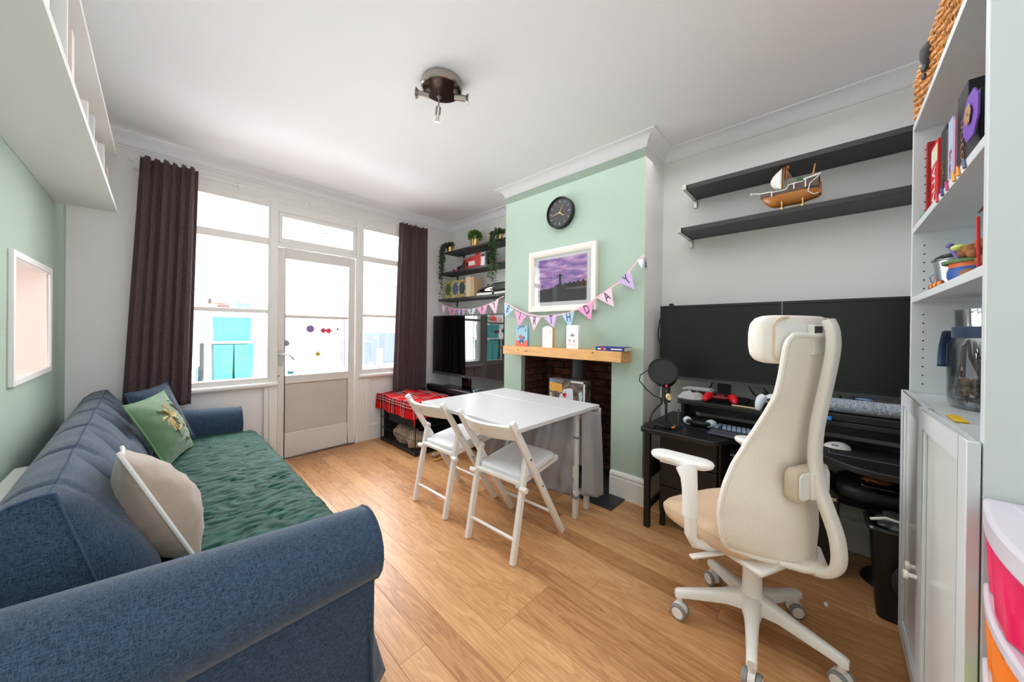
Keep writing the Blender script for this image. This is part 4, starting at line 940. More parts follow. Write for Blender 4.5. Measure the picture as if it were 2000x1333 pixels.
for u in (.60, .63, .66, .56): sil('printed_twig', [(u, .38), (u+.004, .38), (u+.022, .52), (u+.019, .52)], INK2, XC-.0150)
sil('printed_pole', [(.10, .29), (.106, .29), (.112, .40), (.095, .42)], INK2, XC-.0150)
obj('picture_glass', B().box(XC-.0185, XC-.017, py0+.045, py1-.045, pz0+.045, pz1-.045), GLASS, pf)
# ================================================================ BUNTING
PINKS = {'p': solid('bunting_pink', (238, 160, 200)), 'l': solid('bunting_blush', (240, 205, 218)), 'b': solid('bunting_blue', (176, 208, 234)), 'v': solid('bunting_lilac', (206, 180, 226)), 'w': solid('bunting_pale', (226, 232, 240))}
RIB = solid('bunting_ribbon', (238, 190, 204)); NAVY = solid('bunting_ink', (44, 44, 92))
def strip(pts, x_, wd=.011):
    b = B(); up = []
    for i, (y_, z_) in enumerate(pts):
        a = Vector(pts[max(0, i-1)]); c = Vector(pts[min(len(pts)-1, i+1)]); d_ = (c-a).normalized(); n_ = Vector((-d_.y, d_.x)); n_ = n_ if n_.y > 0 else -n_; up.append((Vector((y_, z_)), n_))
    b.loft([[(x_, p.x, p.y), (x_, p.x+n_.x*wd, p.y+n_.y*wd), (x_+.0012, p.x+n_.x*wd, p.y+n_.y*wd), (x_+.0012, p.x, p.y)] for p, n_ in up]); return b
def flag(par, A, Bp, T_, x_, col, ch=None, rot=0):
    A, Bp, T_ = Vector(A), Vector(Bp), Vector(T_)
    b = B(); b.loft([[(x_, q.x, q.y) for q in (A, Bp, T_)], [(x_+.001, q.x, q.y) for q in (A, Bp, T_)]]); f = obj('pennant', b, PINKS[col], par)
    if ch:
        c = A*.36+Bp*.36+T_*.28; d_ = (Bp-A).normalized(); text('letter', ch, .10, frame((x_-.0008, c.x, c.y), (0, d_.x, d_.y), Vector((0, d_.y*1, -d_.x))*(1 if d_.x < 0 else -1)), NAVY, f, .0006, .6)
        return f
bu = thing('bunting', 'happy birthday letter bunting of pink, blue and lilac pennants across the chimney breast', 'bunting', (XC, 1.6, 1.2), 'birthday bunting')
def K(p, x_, X=2.262): k = x_/X; return (p[0]*k, 1.17+(p[1]-1.17)*k)
BX = 2.222
rib = [(2.249, 1.432), (2.125, 1.374), (1.969, 1.313), (1.811, 1.288), (1.655, 1.293), (1.525, 1.311), (1.44, 1.34), (1.341, 1.38), (1.276, 1.419), (1.15, 1.489), (1.095, 1.517), (1.014, 1.599), (.95, 1.668), (.922, 1.685)]
obj('ribbon', strip([K(p, BX) for p in rib], BX+.0015), RIB, bu)
for A_, B_, T_, col, ch_ in (((2.246, 1.427), (2.125, 1.364), (2.237, 1.296), 'b', 'B'), ((2.119, 1.359), (1.968, 1.304), (2.059, 1.209), 'p', 'I'), ((1.932, 1.299), (1.806, 1.283), (1.884, 1.164), 'l', 'R'), ((1.772, 1.282), (1.64, 1.297), (1.664, 1.19), 'v', 'T'), ((1.589, 1.304), (1.468, 1.325), (1.505, 1.19), 'b', 'H'), ((1.435, 1.336), (1.306, 1.401), (1.321, 1.255), 'p', 'D'), ((1.268, 1.418), (1.158, 1.49), (1.136, 1.348), 'l', 'A'), ((1.111, 1.526), (1.018, 1.599), (.983, 1.462), 'v', 'Y')):
    flag(bu, K(A_, BX), K(B_, BX), K(T_, BX), BX, col, ch_)
flag(bu, K((.972, 1.66), BX), K((.925, 1.668), BX), K((.935, 1.60), BX), BX-.001, 'w')
bu['label'] = 'letter bunting spelling BIRTHDAY across the green chimney breast'
b = B(); b.loft([[(2.235, .914, 1.655), (2.275, .914, 1.640), (2.315, .905, 1.580)], [(2.235, .915, 1.655), (2.275, .915, 1.640), (2.315, .906, 1.580)]]); obj('pennant', b, PINKS['w'], bu)
b = B(); b.loft([[(2.250, .912, 1.650), (2.282, .912, 1.634), (2.292, .910, 1.612), (2.262, .911, 1.606)], [(2.250, .913, 1.650), (2.282, .913, 1.634), (2.292, .911, 1.612), (2.262, .912, 1.606)]]); obj('balloon_print', b, NAVY, bu)
b = B(); b.tube([(BX+.002, .912, 1.66), (2.26, .908, 1.66), (2.275, .91, 1.64)], .004, 6); obj('ribbon_end', b, RIB, bu)
b2 = thing('bunting', 'pink and white letter bunting hanging under the lowest black alcove shelf', 'bunting', (2.385, 2.9, 1.4), 'birthday bunting')
AXB = 2.375
ribs = [(3.50, 1.495), (3.384, 1.453), (3.181, 1.409), (2.992, 1.402), (2.832, 1.402), (2.649, 1.433), (2.532, 1.465), (2.45, 1.498), (2.385, 1.51)]
obj('ribbon', strip([K(p, AXB, 2.40) for p in ribs], AXB+.0015, .008), RIB, b2)
for A_, B_, T_, col, ch_ in (((3.459, 1.468), (3.373, 1.446), (3.435, 1.361), 'l', None), ((3.332, 1.432), (3.171, 1.408), (3.258, 1.30), 'p', 'H'), ((3.152, 1.408), (3.001, 1.396), (3.074, 1.29), 'v', 'A'), ((2.973, 1.401), (2.823, 1.407), (2.891, 1.29), 'w', 'P'), ((2.806, 1.412), (2.633, 1.433), (2.696, 1.30), 'p', 'P'), ((2.61, 1.442), (2.464, 1.493), (2.507, 1.327), 'l', 'Y')):
    flag(b2, K(A_, AXB, 2.4), K(B_, AXB, 2.4), K(T_, AXB, 2.4), AXB, col, ch_)
# ================================================================ RIGHT ALCOVE: wall shelves and ship
RS = []
for zt, x0, yl, lab in ((2.128, 2.362, .69, 'upper'), (1.852, 2.352, .715, 'lower')):
    s_ = thing('wall_shelf', 'long dark grey %s floating shelf above the black monitors' % lab, 'shelf', (2.48, .1, zt), 'long shelves over the desk')
    obj('shelf_board', B().box(x0, XA-.001, -.51, yl, zt-.028, zt), SHELFB, s_, bevel=.0015)
    b = B(); b.box(x0-.012, XA-.001, yl, yl+.022, zt-.032, zt+.002).box(XA-.012, XA-.001, yl, yl+.022, zt-.085, zt-.032); obj('shelf_bracket', b, NICKEL, s_, bevel=.0012)
    obj('bracket_screw', B().cyl((XA-.0125, yl+.011, zt-.065), (XA-.010, yl+.011, zt-.065), .004, seg=10), STEEL, s_)
sh = thing('model_ship', 'small wooden model sailing ship with a white sail on the lower dark shelf', 'model ship', (2.44, .18, 1.852))
HUL = mat('hull_brown', (172, 106, 44), .3, noise_amt=.08, nscale=20); PLK = mat('hull_dark', (92, 72, 62), .6, noise_amt=.1, nscale=30)
def hull(u, v):
    # u 0 bow (y .305) .. 1 stern (y .055); v 0 keel .. 1 rail
    y = .300-u*.245; bw = .035*min(1, (u/.28)**.6)*(1-.25*max(0, u-.75)/.25); kz = 1.878+.06*max(0, 1-u/.28)**2+.015*max(0, u-.7)/.3
    dz = 1.945+.018*max(0, 1-u/.2)+(.032 if u > .50 else 0)
    return y, bw, kz, dz
for side in (1,):
    b = B(); rings = []
    for i in range(25):
        u = i/24; y, bw, kz, dz = hull(u, 0); dz = 1.938+.012*max(0, 1-u/.2)+.006*u
        rings.append([(2.44-bw*math.sin(a), y, kz+(dz-kz)*(1-math.cos(a))) for a in [k/8*PI/2 for k in range(9)]][::-1]+[(2.44+bw*math.sin(a), y, kz+(dz-kz)*(1-math.cos(a))) for a in [k/8*PI/2 for k in range(1, 9)]])
    b.loft(rings); obj('hull', b, HUL, sh, angle=60)
b = B()
for (ya, yb2, za, zb, zc) in ((.305, .255, 1.945, 1.972, 1.962), (.255, .178, 1.94, 1.957, 1.957), (.178, .118, 1.944, 1.980, 1.984), (.118, .052, 1.946, 1.992, 2.004)):
    for s_ in (-1, 1):
        w0 = .012 if ya > .3 else .036
        b.loft([[(2.44+s_*w0, ya, za), (2.44+s_*w0, ya, zb), (2.44+s_*(w0-.003), ya, zb), (2.44+s_*(w0-.003), ya, za)], [(2.44+s_*.036, yb2, za), (2.44+s_*.036, yb2, zc), (2.44+s_*.033, yb2, zc), (2.44+s_*.033, yb2, za)]])
b.box(2.404, 2.476, .052, .055, 1.93, 2.0); b.box(2.406, 2.474, .054, .25, 1.94, 1.943); b.box(2.406, 2.474, .054, .118, 1.985, 1.988); obj('upper_hull', b, PLK, sh)
b = B()
for s_ in (-1, 1):
    b.tube([(2.44+s_*.012, .306, 1.972), (2.44+s_*.036, .255, 1.963)], .003, 6).tube([(2.44+s_*.036, .255, 1.958), (2.44+s_*.036, .19, 1.958), (2.44+s_*.036, .178, 1.980), (2.44+s_*.036, .118, 1.985)], .003, 6).tube([(2.44+s_*.036, .118, 1.992), (2.44+s_*.036, .048, 2.004)], .0045, 6)
    b.tube([(2.44+s_*.038, .250, 1.965), (2.44+s_*.037, .250, 1.935)], .003, 6).tube([(2.44+s_*.038, .155, 1.985), (2.44+s_*.038, .155, 1.952)], .003, 6).tube([(2.44+s_*.038, .108, 1.99), (2.44+s_*.037, .108, 1.95)], .003, 6)
    b.tube([(2.44+s_*.036, .055, 1.995), (2.44+s_*.037, .09, 1.965), (2.44+s_*.035, .098, 1.925), (2.44+s_*.030, .075, 1.905), (2.44+s_*.03, .058, 1.91)], .0028, 6)
b.tube([(2.428, .306, 1.972), (2.40+.04, .335, 1.985), (2.44, .345, 1.98)], .003, 6).ell((2.44, .348, 1.984), (.007, .009, .006)); obj('white_trim', b, WHITE, sh)
obj('stern_panel', B().box(2.415, 2.465, .045, .056, 1.905, 1.965).ell((2.44, .058, 1.958), (.030, .014, .018)), HUL, sh, bevel=.004)
b = B(); b.cyl((2.44, .208, 1.94), (2.44, .200, 2.098), .0055, .004, 10).cyl((2.44, .085, 1.985), (2.44, .072, 2.075), .0055, .003, 10).cyl((2.44, .192, 2.03), (2.44, .188, 2.10), .003, .003, 8).cyl((2.44, .184, 2.085), (2.44, .184, 2.10), .007, seg=10); obj('mast', b, mat('mast_wood', (206, 134, 76), .5), sh)
def sail(u, v):
    z = 1.965+v*.125; y0_ = .205; bel = .058*math.sin(PI*min(1, v*1.05))**.7*(1-.25*v)
    y = y0_+bel*(1-(2*u-1)**2)+.004; return Vector((2.44+(u-.5)*.075*(1-.55*v), y, z+.004*math.sin(u*PI)))
b = B(); b.grid(sail, 12, 14); obj('sail', b, mat('sail_cloth', (232, 230, 228), .8), sh, solid_t=.0008, angle=80)
b = B()
for s_ in (-1, 1): b.tube([(2.44+s_*.034, .165, 1.982), (2.44, .190, 2.085)], .0007, 4).tube([(2.44+s_*.034, .150, 1.984), (2.44, .190, 2.085)], .0007, 4).tube([(2.44+s_*.034, .178, 1.98), (2.44, .190, 2.085)], .0007, 4)
b.tube([(2.44, .305, 1.972), (2.44, .202, 2.08)], .0006, 4); obj('rigging', b, mat('rigging', (176, 160, 140), .8), sh)
b = B(); b.grid(lambda u, v: Vector((2.44+.003*math.sin(u*9), .196+u*.036, 2.092+v*.020+.004*math.sin(u*8))), 8, 3); obj('pennant_flag', b, mat('flag_dark', (60, 34, 30), .8), sh, solid_t=.001)
b = B(); b.ell((2.42, .128, 2.0), (.012, .012, .012)).ell((2.425, .140, 1.995), (.010, .010, .010)).ell((2.415, .135, 2.008), (.009, .009, .009)); obj('deck_bush', b, mat('deck_green', (62, 110, 56), .7), sh)
for y_ in (.205, .118): obj('stand_post', B().lathe([(0, 0), (.011, 0), (.011, .008), (.004, .012), (.004, .040), (.006, .044), (0, .046)], (2.405, y_, 1.852), 14), GOLD, sh)
for y_ in (.205, .118): obj('stand_post', B().lathe([(0, 0), (.011, 0), (.011, .008), (.004, .012), (.004, .040), (.006, .044), (0, .046)], (2.475, y_, 1.852), 14), GOLD, sh)
sh.location.x -= .040
# ================================================================ DESK
DZ = .60
dk = thing('gaming_desk', 'wide black desk with a wavy front edge and raised monitor shelf', 'desk', (2.3, .15, 0))
pts = [(2.585, .835), (2.03, .835)]
pts += [(2.01, .825), (2.0, .80), (2.0, .46), (2.012, .435), (2.05, .415), (2.12, .385), (2.17, .34), (2.20, .28), (2.215, .15), (2.205, .07), (2.17, .02), (2.11, -.03), (2.07, -.08), (2.05, -.14), (2.045, -.5), (2.585, -.5)]
obj('desktop', B().prism(pts, DZ-.028, DZ), BLKW, dk, bevel=.004)
pts2 = [(2.585, .70), (2.26, .70), (2.25, .68), (2.25, .30), (2.265, .2), (2.265, .05), (2.25, -.08), (2.245, -.5), (2.585, -.5)]
obj('monitor_shelf', B().prism(pts2, .728, .752), BLKW, dk, bevel=.003)
obj('shelf_support', B().box(2.30, 2.56, .67, .69, DZ, .728).box(2.40, 2.42, -.49, .67, .66, .728).box(2.30, 2.56, .16, .18, DZ, .728), BLKW, dk)
for x_, y_ in ((2.045, .797), (2.55, .797), (2.10, -.46), (2.55, -.46)): obj('leg', B().box(x_-.016, x_+.016, y_-.016, y_+.016, 0, DZ-.028), BLK, dk, bevel=.002)
obj('side_rail', B().box(2.06, 2.535, .79, .804, .10, .14).box(2.06, 2.535, .79, .804, .28, .40).box(2.54, 2.55, -.45, .78, .26, .30), BLK, dk)
for x_ in (2.08, 2.09): obj('bolt', B().cyl((x_, .788, .35), (x_, .784, .35), .004, seg=8).cyl((x_, .788, .16), (x_, .784, .16), .004, seg=8), STEEL, dk)
du = thing('drawer_unit', 'black three-drawer unit under the left end of the desk', 'drawer unit', (2.3, .59, 0))
obj('carcass', B().box(2.115, 2.55, .43, .44, .09, .565).box(2.115, 2.55, .74, .75, .09, .565).box(2.115, 2.55, .44, .74, .09, .10).box(2.54, 2.55, .44, .74, .10, .565).box(2.115, 2.55, .44, .74, .555, .565), BLKW, du)
for i, (a, c_) in enumerate(((.405, .552), (.255, .40), (.105, .25))):
    dr = obj('drawer', B().box(2.095, 2.112, .444, .736, a, c_).box(2.112, 2.5, .45, .73, a+.01, c_-.02), BLKW, du, bevel=.002)
for x_, y_ in ((2.125, .44), (2.125, .735), (2.54, .44), (2.54, .735)): obj('leg', B().box(x_-.012, x_+.012, y_-.012, y_+.012, 0, .09), BLK, du)
obj('drawer_lock', B().cyl((2.094, .60, .37), (2.09, .60, .37), .006, seg=10), GOLD, du)
# computer case with label
pc = thing('computer_case', 'black computer case standing under the desk behind the chair', 'computer case', (2.40, .12, 0))
obj('case_body', B().prism([(-.035, 0), (.26, 0), (.26, .455), (.05, .455), (-.035, .39)], 0, .31, Matrix(((0, 0, 1, 2.257), (1, 0, 0, 0), (0, 1, 0, .004), (0, 0, 0, 1)))), mat('case_black', (26, 26, 27), .4), pc, bevel=.004)
obj('case_label', B().box(2.2555, 2.257, -.025, .012, .363, .378), mat('label_beige', (206, 190, 160), .5), pc)
obj('front_port', B().box(2.2555, 2.257, .12, .2, .35, .36), LGREY, pc)
# slim player on an under-desk ledge
pl = thing('disc_player', 'slim black disc player with a silver front strip under the desk', 'player', (2.42, .35, .46))
obj('player_body', B().box(2.30, 2.52, .27, .425, .452, .495), BLK, pl, bevel=.003); obj('front_strip', B().box(2.297, 2.30, .275, .42, .458, .468), LGREY, pl)
obj('button', B().cyl((2.298, .33, .482), (2.294, .33, .482), .004, seg=8).cyl((2.298, .35, .482), (2.294, .35, .482), .004, seg=8).cyl((2.298, .37, .482), (2.294, .37, .482), .004, seg=8), LGREY, pl)
tag(obj('ledge', B().box(2.28, 2.54, .255, .43, .435, .45).box(2.53, 2.54, .255, .43, .45, .572), BLKW), 'small black ledge under the desk carrying the disc player', 'ledge')
# monitors
def monitor(y0_, y1_, label, foot):
    m_ = thing('monitor', label, 'monitor', (2.44, (y0_+y1_)/2, .752), 'monitors on the desk'); x_ = 2.42; mid = foot
    obj('monitor_back', B().box(x_+.006, x_+.045, y0_, y1_, .86, 1.352), BLK, m_, bevel=.004)
    obj('screen', B().box(x_+.002, x_+.0065, y0_+.012, y1_-.012, .888, 1.335), mat('screen_matte', (13, 13, 15), .38), m_)
    obj('bezel', B().box(x_, x_+.008, y0_, y1_, .862, .888).box(x_, x_+.008, y0_, y1_, 1.338, 1.352).box(x_, x_+.008, y0_, y0_+.012, .888, 1.338).box(x_, x_+.008, y1_-.012, y1_, .888, 1.338), mat('bezel_black', (26, 26, 28), .35), m_)
    obj('lower_trim', B().box(x_-.002, x_+.004, y0_+.002, y1_-.002, .856, .874), mat('bezel_grey', (84, 84, 86), .35, metal=.5), m_)
    obj('stand_neck', B().box(2.47, 2.49, mid-.035, mid+.035, .765, 1.0), BLK, m_, bevel=.003)
    obj('stand_foot', B().prism([(p[0]+2.46, p[1]+mid) for p in rrect(.18, .26, .03)], .752, .764), BLK, m_)
    return m_
monitor(.208, .868, 'left black monitor on the desk, beside the microphone', .49)
monitor(-.50, .202, 'right black monitor on the desk, half hidden by the tall white bookcase', -.12)
tag(obj('webcam_clip', B().box(2.425, 2.465, .79, .81, 1.352, 1.362).ell((2.43, .80, 1.362), (.01, .015, .006)), BLK), 'tiny black sensor clipped on top of the left monitor', 'sensor')
b = B(); b.tube([(2.47, .87, 1.32), (2.48, .895, 1.24), (2.47, .90, 1.15), (2.45, .872, 1.06), (2.47, .86, .99)], .004, 6); tag(obj('monitor_cable', b, BLK), 'black cable looping out at the left side of the left monitor', 'cable')
for i, (a, c_) in enumerate(((.42, .30), (.36, .20), (.55, .62), (.30, .12), (-.05, -.02))):
    b = B(); b.tube([(2.56, a, .93), (2.57, a*.7+c_*.3, .85), (2.56, a*.4+c_*.6, .79), (2.53, c_, .758)], .0035, 6); tag(obj('cable', b, BLK), ('black cable in the middle of the bunch under the left monitor', 'second black cable from the chair headrest, under the left monitor', 'black cable nearest the grey papers under the left monitor', 'black cable nearest the chair under the left monitor', 'black cable hanging down under the right monitor')[i], 'cable', 'cables behind the monitors')
# controllers
def gamepad(M, body, grip, label, detail=None):
    t = thing('game_controller', label, 'game controller', M=M)
    t['group'] = 'game controllers on the desk'
    b = B()
    def f(u, v):
        a = u*2*PI; th = (v-.5)*PI; q = Vector((math.cos(th)*math.cos(a), math.cos(th)*math.sin(a), math.sin(th))); return Vector((q.x*.062, q.y*.030+.008, .030+q.z*.016))
    b.grid(f, 24, 12, closed_u=True); obj('body', b, body, t, M=M, angle=70)
    for s_ in (-1, 1):
        b = B(); b.tube([(s_*.050, .018, .032), (s_*.062, .0, .034), (s_*.070, -.025, .028), (s_*.074, -.050, .020), (s_*.072, -.062, .016)], [.020, .024, .021, .015, .009], 14); obj('grip', b, grip, t, M=M, angle=70)
        obj('thumbstick', B().cyl((s_*.028, -.008, .042), (s_*.028, -.008, .056), .006, .010, 14), BLK, t, M=M)
        obj('trigger', B().ell((s_*.048, .034, .036), (.016, .010, .012)), BLK, t, M=M)
    obj('touch_pad', B().box(-.022, .022, .004, .030, .044, .0475), body, t, M=M, bevel=.004)
    return t
def Mz(x_, y_, z_, a, tilt=0): return Matrix.Translation((x_, y_, z_)) @ Matrix.Rotation(R(a), 4, 'Z') @ Matrix.Rotation(R(tilt), 4, 'X')
WPAD = mat('pad_white', (222, 228, 240), .35)
gamepad(Mz(2.33, .48, .752, -82), mat('pad_dark_red', (120, 16, 24), .4), mat('pad_red', (214, 20, 34), .35), 'red game controller on the raised shelf under the left monitor')
gamepad(Mz(2.24, .57, .602, 96), BLK, WPAD, 'white game controller lying on the desktop between microphone and keyboard')
gamepad(Mz(2.31, .215, .795, -86, 62), WPAD, WPAD, 'white game controller propped upright on a stand beside the chair back')
tag(obj('controller_stand', B().box(2.29, 2.35, .19, .25, .752, .758).beam((2.30, .20, .756), (2.325, .21, .82), .006, .006).beam((2.30, .24, .756), (2.325, .23, .82), .006, .006), BLK), 'small black stand holding the upright white controller', 'stand')
b = B(); b.cyl((2.27, .41, .757), (2.265, .285, .757), .0045, seg=8); tag(obj('wooden_pen', b, mat('pen_wood', (214, 190, 150), .5)), 'slim wooden pen on the edge of the raised shelf', 'pen')
# draped grey cloth bundle + papers behind the mic
gl = thing('glove', 'crumpled light grey cloth on the raised shelf behind the microphone', 'cloth', (2.36, .70, .75))
def lump(u, v):
    a = u*2*PI; r_ = v; p = Vector((math.cos(a)*r_, math.sin(a)*r_, 0)); h = (1-r_**2)*.05*(1+.5*noise.noise(p*3)); return Vector((2.36+p.x*.08, .64+p.y*.085, .753+h+.006*noise.noise(p*7)))
b = B(); b.grid(lump, 40, 12, closed_u=True); obj('cloth_folds', b, mat('grey_felt', (176, 176, 178), .9, bump=.3), gl, solid_t=.003, angle=80)
pf_ = thing('paper_stack', 'loose grey papers lying under the left monitor', 'paper', (2.40, .62, .80))
for i in range(3): b = B(); b.box(2.33, 2.42, .53+i*.006, .70-i*.01, .8075+i*.004, .8095+i*.004, Matrix.Translation((0, 0, 0)) @ Matrix.Rotation(R(.0), 4, 'Z')); obj('sheet', b, LGREY, pf_)
tag(obj('small_box', B().box(2.35, 2.41, .55, .68, .752, .807), BLK, bevel=.003), 'small black box holding up the grey papers', 'box')
# microphone with pop filter
mc = thing('microphone', 'black desk microphone with round pop filter and shock mount', 'microphone', (2.16, .73, DZ))
pc_ = Vector((2.10, .735, .935)); nrm = Vector((-.86, -.30, .42)).normalized()
Mpf = frame(pc_, nrm.cross(Vector((0, 0, 1))), Vector((0, 0, 1)) - nrm*nrm.z)
Mq = frame(pc_, Vector((nrm.y, -nrm.x, 0)), nrm.cross(Vector((nrm.y, -nrm.x, 0))))
b = B(); b.lathe([(.080, -.007), (.085, -.004), (.085, .004), (.080, .007), (.0795, 0)], seg=40, M=Mq); obj('filter_ring', b, BLK, mc)
b = B(); b.lathe([(0, .001), (.080, .001), (.080, -.001), (0, -.001)], seg=32, M=Mq); obj('filter_mesh', b, mat('filter_gauze', (46, 46, 48), .9, bump=.3, bscale=400), mc)
b = B(); b.lathe([(.0, -.055), (.055, -.050), (.068, -.02), (.070, .0)], seg=32, M=frame(pc_+Vector((.035, .0, -.03)), Vector((nrm.y, -nrm.x, 0)), nrm.cross(Vector((nrm.y, -nrm.x, 0))))); obj('foam_cup', b, mat('foam_black', (14, 14, 15), .95), mc)
obj('mic_body', B().cyl((2.15, .73, .745), (2.15, .73, .90), .024, seg=20).ell((2.15, .73, .90), (.024, .024, .02)), mat('mic_body', (30, 30, 32), .35), mc)
obj('side_strip', B().box(2.125, 2.14, .747, .757, .77, .86), mat('mic_silver', (150, 152, 156), .35), mc, bevel=.002)
obj('mute_button', B().cyl((2.128, .722, .845), (2.123, .721, .845), .006, seg=12), mat('led_pink', (240, 40, 90), .4, emit=.6), mc); obj('gain_knob', B().cyl((2.128, .722, .815), (2.122, .721, .815), .005, seg=12), MGREY, mc)
obj('badge', B().ell((2.122, .708, .785), (.012, .016, .019)).ell((2.121, .70, .770), (.010, .012, .010)), mat('badge_cream', (222, 196, 140), .5), mc)
obj('mic_stem', B().cyl((2.15, .73, .61), (2.15, .73, .75), .008, seg=12), BLK, mc); obj('mic_base', B().cyl((2.15, .73, .601), (2.15, .73, .612), .055, seg=32), BLK, mc)
b = B(); b.tube([(pc_.x, pc_.y+.080, pc_.z-.01), (2.12, .83, .935), (2.12, .88, .895), (2.12, .885, .86), (2.14, .85, .81), (2.15, .80, .77), (2.155, .765, .76)], .0032, 8); obj('gooseneck', b, BLK, mc)
b = B(); b.tube([(2.20, .775, .96), (2.20, .775, .72), (2.16, .795, .69), (2.12, .805, .66), (2.10, .815, .602)], .0065, 8, flat=.7); b.tube([(2.21, .76, .96), (2.21, .76, .72)], .004, 6); obj('boom_arm', b, BLK, mc)
# headset / coil of cables
hs = thing('headset', 'black headset with a coiled cable lying at the left end of the desk', 'headset', (2.09, .74, DZ))
b = B(); b.tube([(2.10+.035*math.cos(a), .70+.05*math.sin(a), .606+.004*(k % 2)+.0002*k) for k, a in enumerate([i*PI/9 for i in range(54)])], .003, 6); obj('coiled_cable', b, BLK, hs)
b = B(); b.tube([(2.155, .66, .603), (2.158, .66, .66), (2.165, .66, .70), (2.175, .665, .705), (2.19, .67, .66), (2.20, .67, .605)], .005, 8); obj('headband', b, DGREY, hs)
obj('ear_cup', B().cyl((2.05, .785, .603), (2.05, .785, .618), .038, seg=24).cyl((2.08, .70, .612), (2.08, .70, .622), .03, seg=20), BLK, hs); obj('orange_plug', B().cyl((2.06, .665, .618), (2.075, .655, .618), .005, seg=8), mat('orange_plastic', (232, 140, 60), .5), hs)
tag(obj('blue_usb_stick', B().box(2.245, 2.262, -.005, .012, .752, .772), mat('bright_blue', (40, 130, 210), .4), bevel=.003), 'small bright blue item on the raised shelf right of the chair back', 'usb stick')
# keyboard
kb = thing('keyboard', 'dark keyboard with grey blue keycaps on the desk', 'keyboard', (2.25, .30, DZ)); Mk2 = Mz(2.27, .31, DZ+.003, -92)
obj('keyboard_case', B().box(-.185, .185, -.10, .055, 0, .018), mat('kb_case', (54, 58, 68), .5), kb, M=Mk2, bevel=.004)
KC = mat('keycap_blue', (138, 158, 182), .5); b = B(); c = .004
for r_ in range(5):
    for k in range(15):
        x_ = -.176+k*.0236+(.004*r_ if k else 0); y_ = .045-r_*.0185; b.loft([[(x_+i*(.0195-q)+q*.5, y_-j*(.0165-q)-q*.5, z_) for i, j in ((0, 0), (1, 0), (1, 1), (0, 1))] for z_, q in ((.016, 0), (.027, c))])
tag(obj('keycaps', b, KC, kb, M=Mk2, flat=True), None, None, kind='stuff')
obj('wrist_rest', B().box(-.185, .185, -.150, -.104, 0, .014), mat('wrist_grey', (60, 63, 72), .7), kb, M=Mk2, bevel=.005)
tag(obj('desk_mat', B().box(2.20, 2.42, .12, .68, DZ+.0005, DZ+.003), mat('mat_black', (28, 30, 36), .7), bevel=.001), 'thin dark desk mat under keyboard and controller', 'desk mat')
mp = thing('mouse_pad', 'black rubber mouse pad with light stitched edge at the right of the desk', 'mouse pad', (2.33, -.12, DZ))
obj('pad', B().prism([(2.34+q[1], -.13+q[0]) for q in rrect(.27, .25, .02)], DZ+.0005, DZ+.003), mat('mat_black', (28, 30, 36), .7), mp)
b = B(); b.tube([(2.34+q[1], -.13+q[0], DZ+.003) for q in rrect(.268, .248, .02)], .0015, 5, closed=True); obj('stitched_edge', b, mat('stitch_grey', (96, 102, 112), .7), mp)
ms = thing('computer_mouse', 'white computer mouse on the black pad', 'mouse', (2.36, -.02, DZ)); b = B()
def mo(u, v):
    a = u*2*PI; th = v*PI/2; return Vector((2.34+math.cos(th)*math.cos(a)*.030, -.025+math.cos(th)*math.sin(a)*.052, DZ+.0035+math.sin(th)*.030*(1-.2*math.sin(a)*math.cos(th))))
b.grid(mo, 28, 8, closed_u=True); obj('shell', b, PLW, ms, angle=80); obj('scroll_wheel', B().cyl((2.337, -.062, .622), (2.343, -.062, .622), .007, seg=12), DGREY, ms); obj('side_button', B().box(2.312, 2.316, -.03, -.005, .618, .624), MGREY, ms)
# grey fluffy roll on the shelf at the right
def roll(u, v): a = u*2*PI; rr_ = .033+.0015*noise.noise(Vector((math.cos(a)*3, math.sin(a)*3, v*18))); return Vector((2.285+math.cos(a)*rr_*1.25, .04-v*.50, .8255+math.sin(a)*rr_))
b = B(); b.grid(roll, 28, 60, closed_u=True)
for j in (0, 1): b.face([roll(i/28, j) for i in range(28)][::(1 if j else -1)])
tag(obj('roll_cushion', b, mat('grey_fleck_fabric', (150, 158, 170), .95, noise_amt=.5, nscale=140, bump=.8, bscale=180), angle=70), 'grey flecked fabric roll lying on the raised shelf at the right', 'bolster')
tag(obj('roll_tray', B().box(2.25, 2.33, -.48, .05, .753, .79), BLK, bevel=.006), 'low black tray under the grey flecked roll', 'tray')
tag(obj('mic_arm_blue', B().cyl((2.40, -.13, .80), (2.40, -.13, .852), .022, seg=18).ell((2.40, -.12, .850), (.020, .035, .006)), mat('pale_steel_blue', (110, 140, 180), .3)), 'small blue topped black pot behind the grey roll', 'pot')
# ---- things under the desk at the right
bn = thing('waste_bin', 'tall black waste bin in front of the desk, beside the bookcase', 'bin', (2.13, -.24, 0))
def tap(z_, k): return [(2.13+q[0]*k, -.245+q[1]*k, z_) for q in rrect(.17, .24, .03)]
b = B(); b.loft([tap(.002, .82), tap(.36, 1.0), tap(.36, .965), tap(.01, .79)]); obj('bin_body', b, BLKG if False else mat('bin_black', (18, 18, 19), .35), bn, angle=60)
b = B(); b.tube([(p[0], p[1], .37) for p in tap(.37, 1.03)], .011, 8, closed=True); obj('bin_rim', b, mat('bin_rim', (34, 34, 36), .3), bn)
b = B(); b.tube([(2.06, -.125, .40), (2.07, -.17, .415), (2.08, -.23, .405), (2.09, -.32, .36)], .006, 8); tag(obj('white_strap', b, WHITE), 'curved white strap hanging over the waste bin', 'strap')
bl = blob((2.13, -.245, .385), (.07, .10, .035), 12, mat('bin_bag', (58, 58, 60), .4), 'grey bag contents showing at the top of the waste bin', 'bin bag', name='bin_bag')
so = thing('desk_stool', 'black padded stool pushed under the right end of the desk', 'stool', (2.38, -.22, 0))
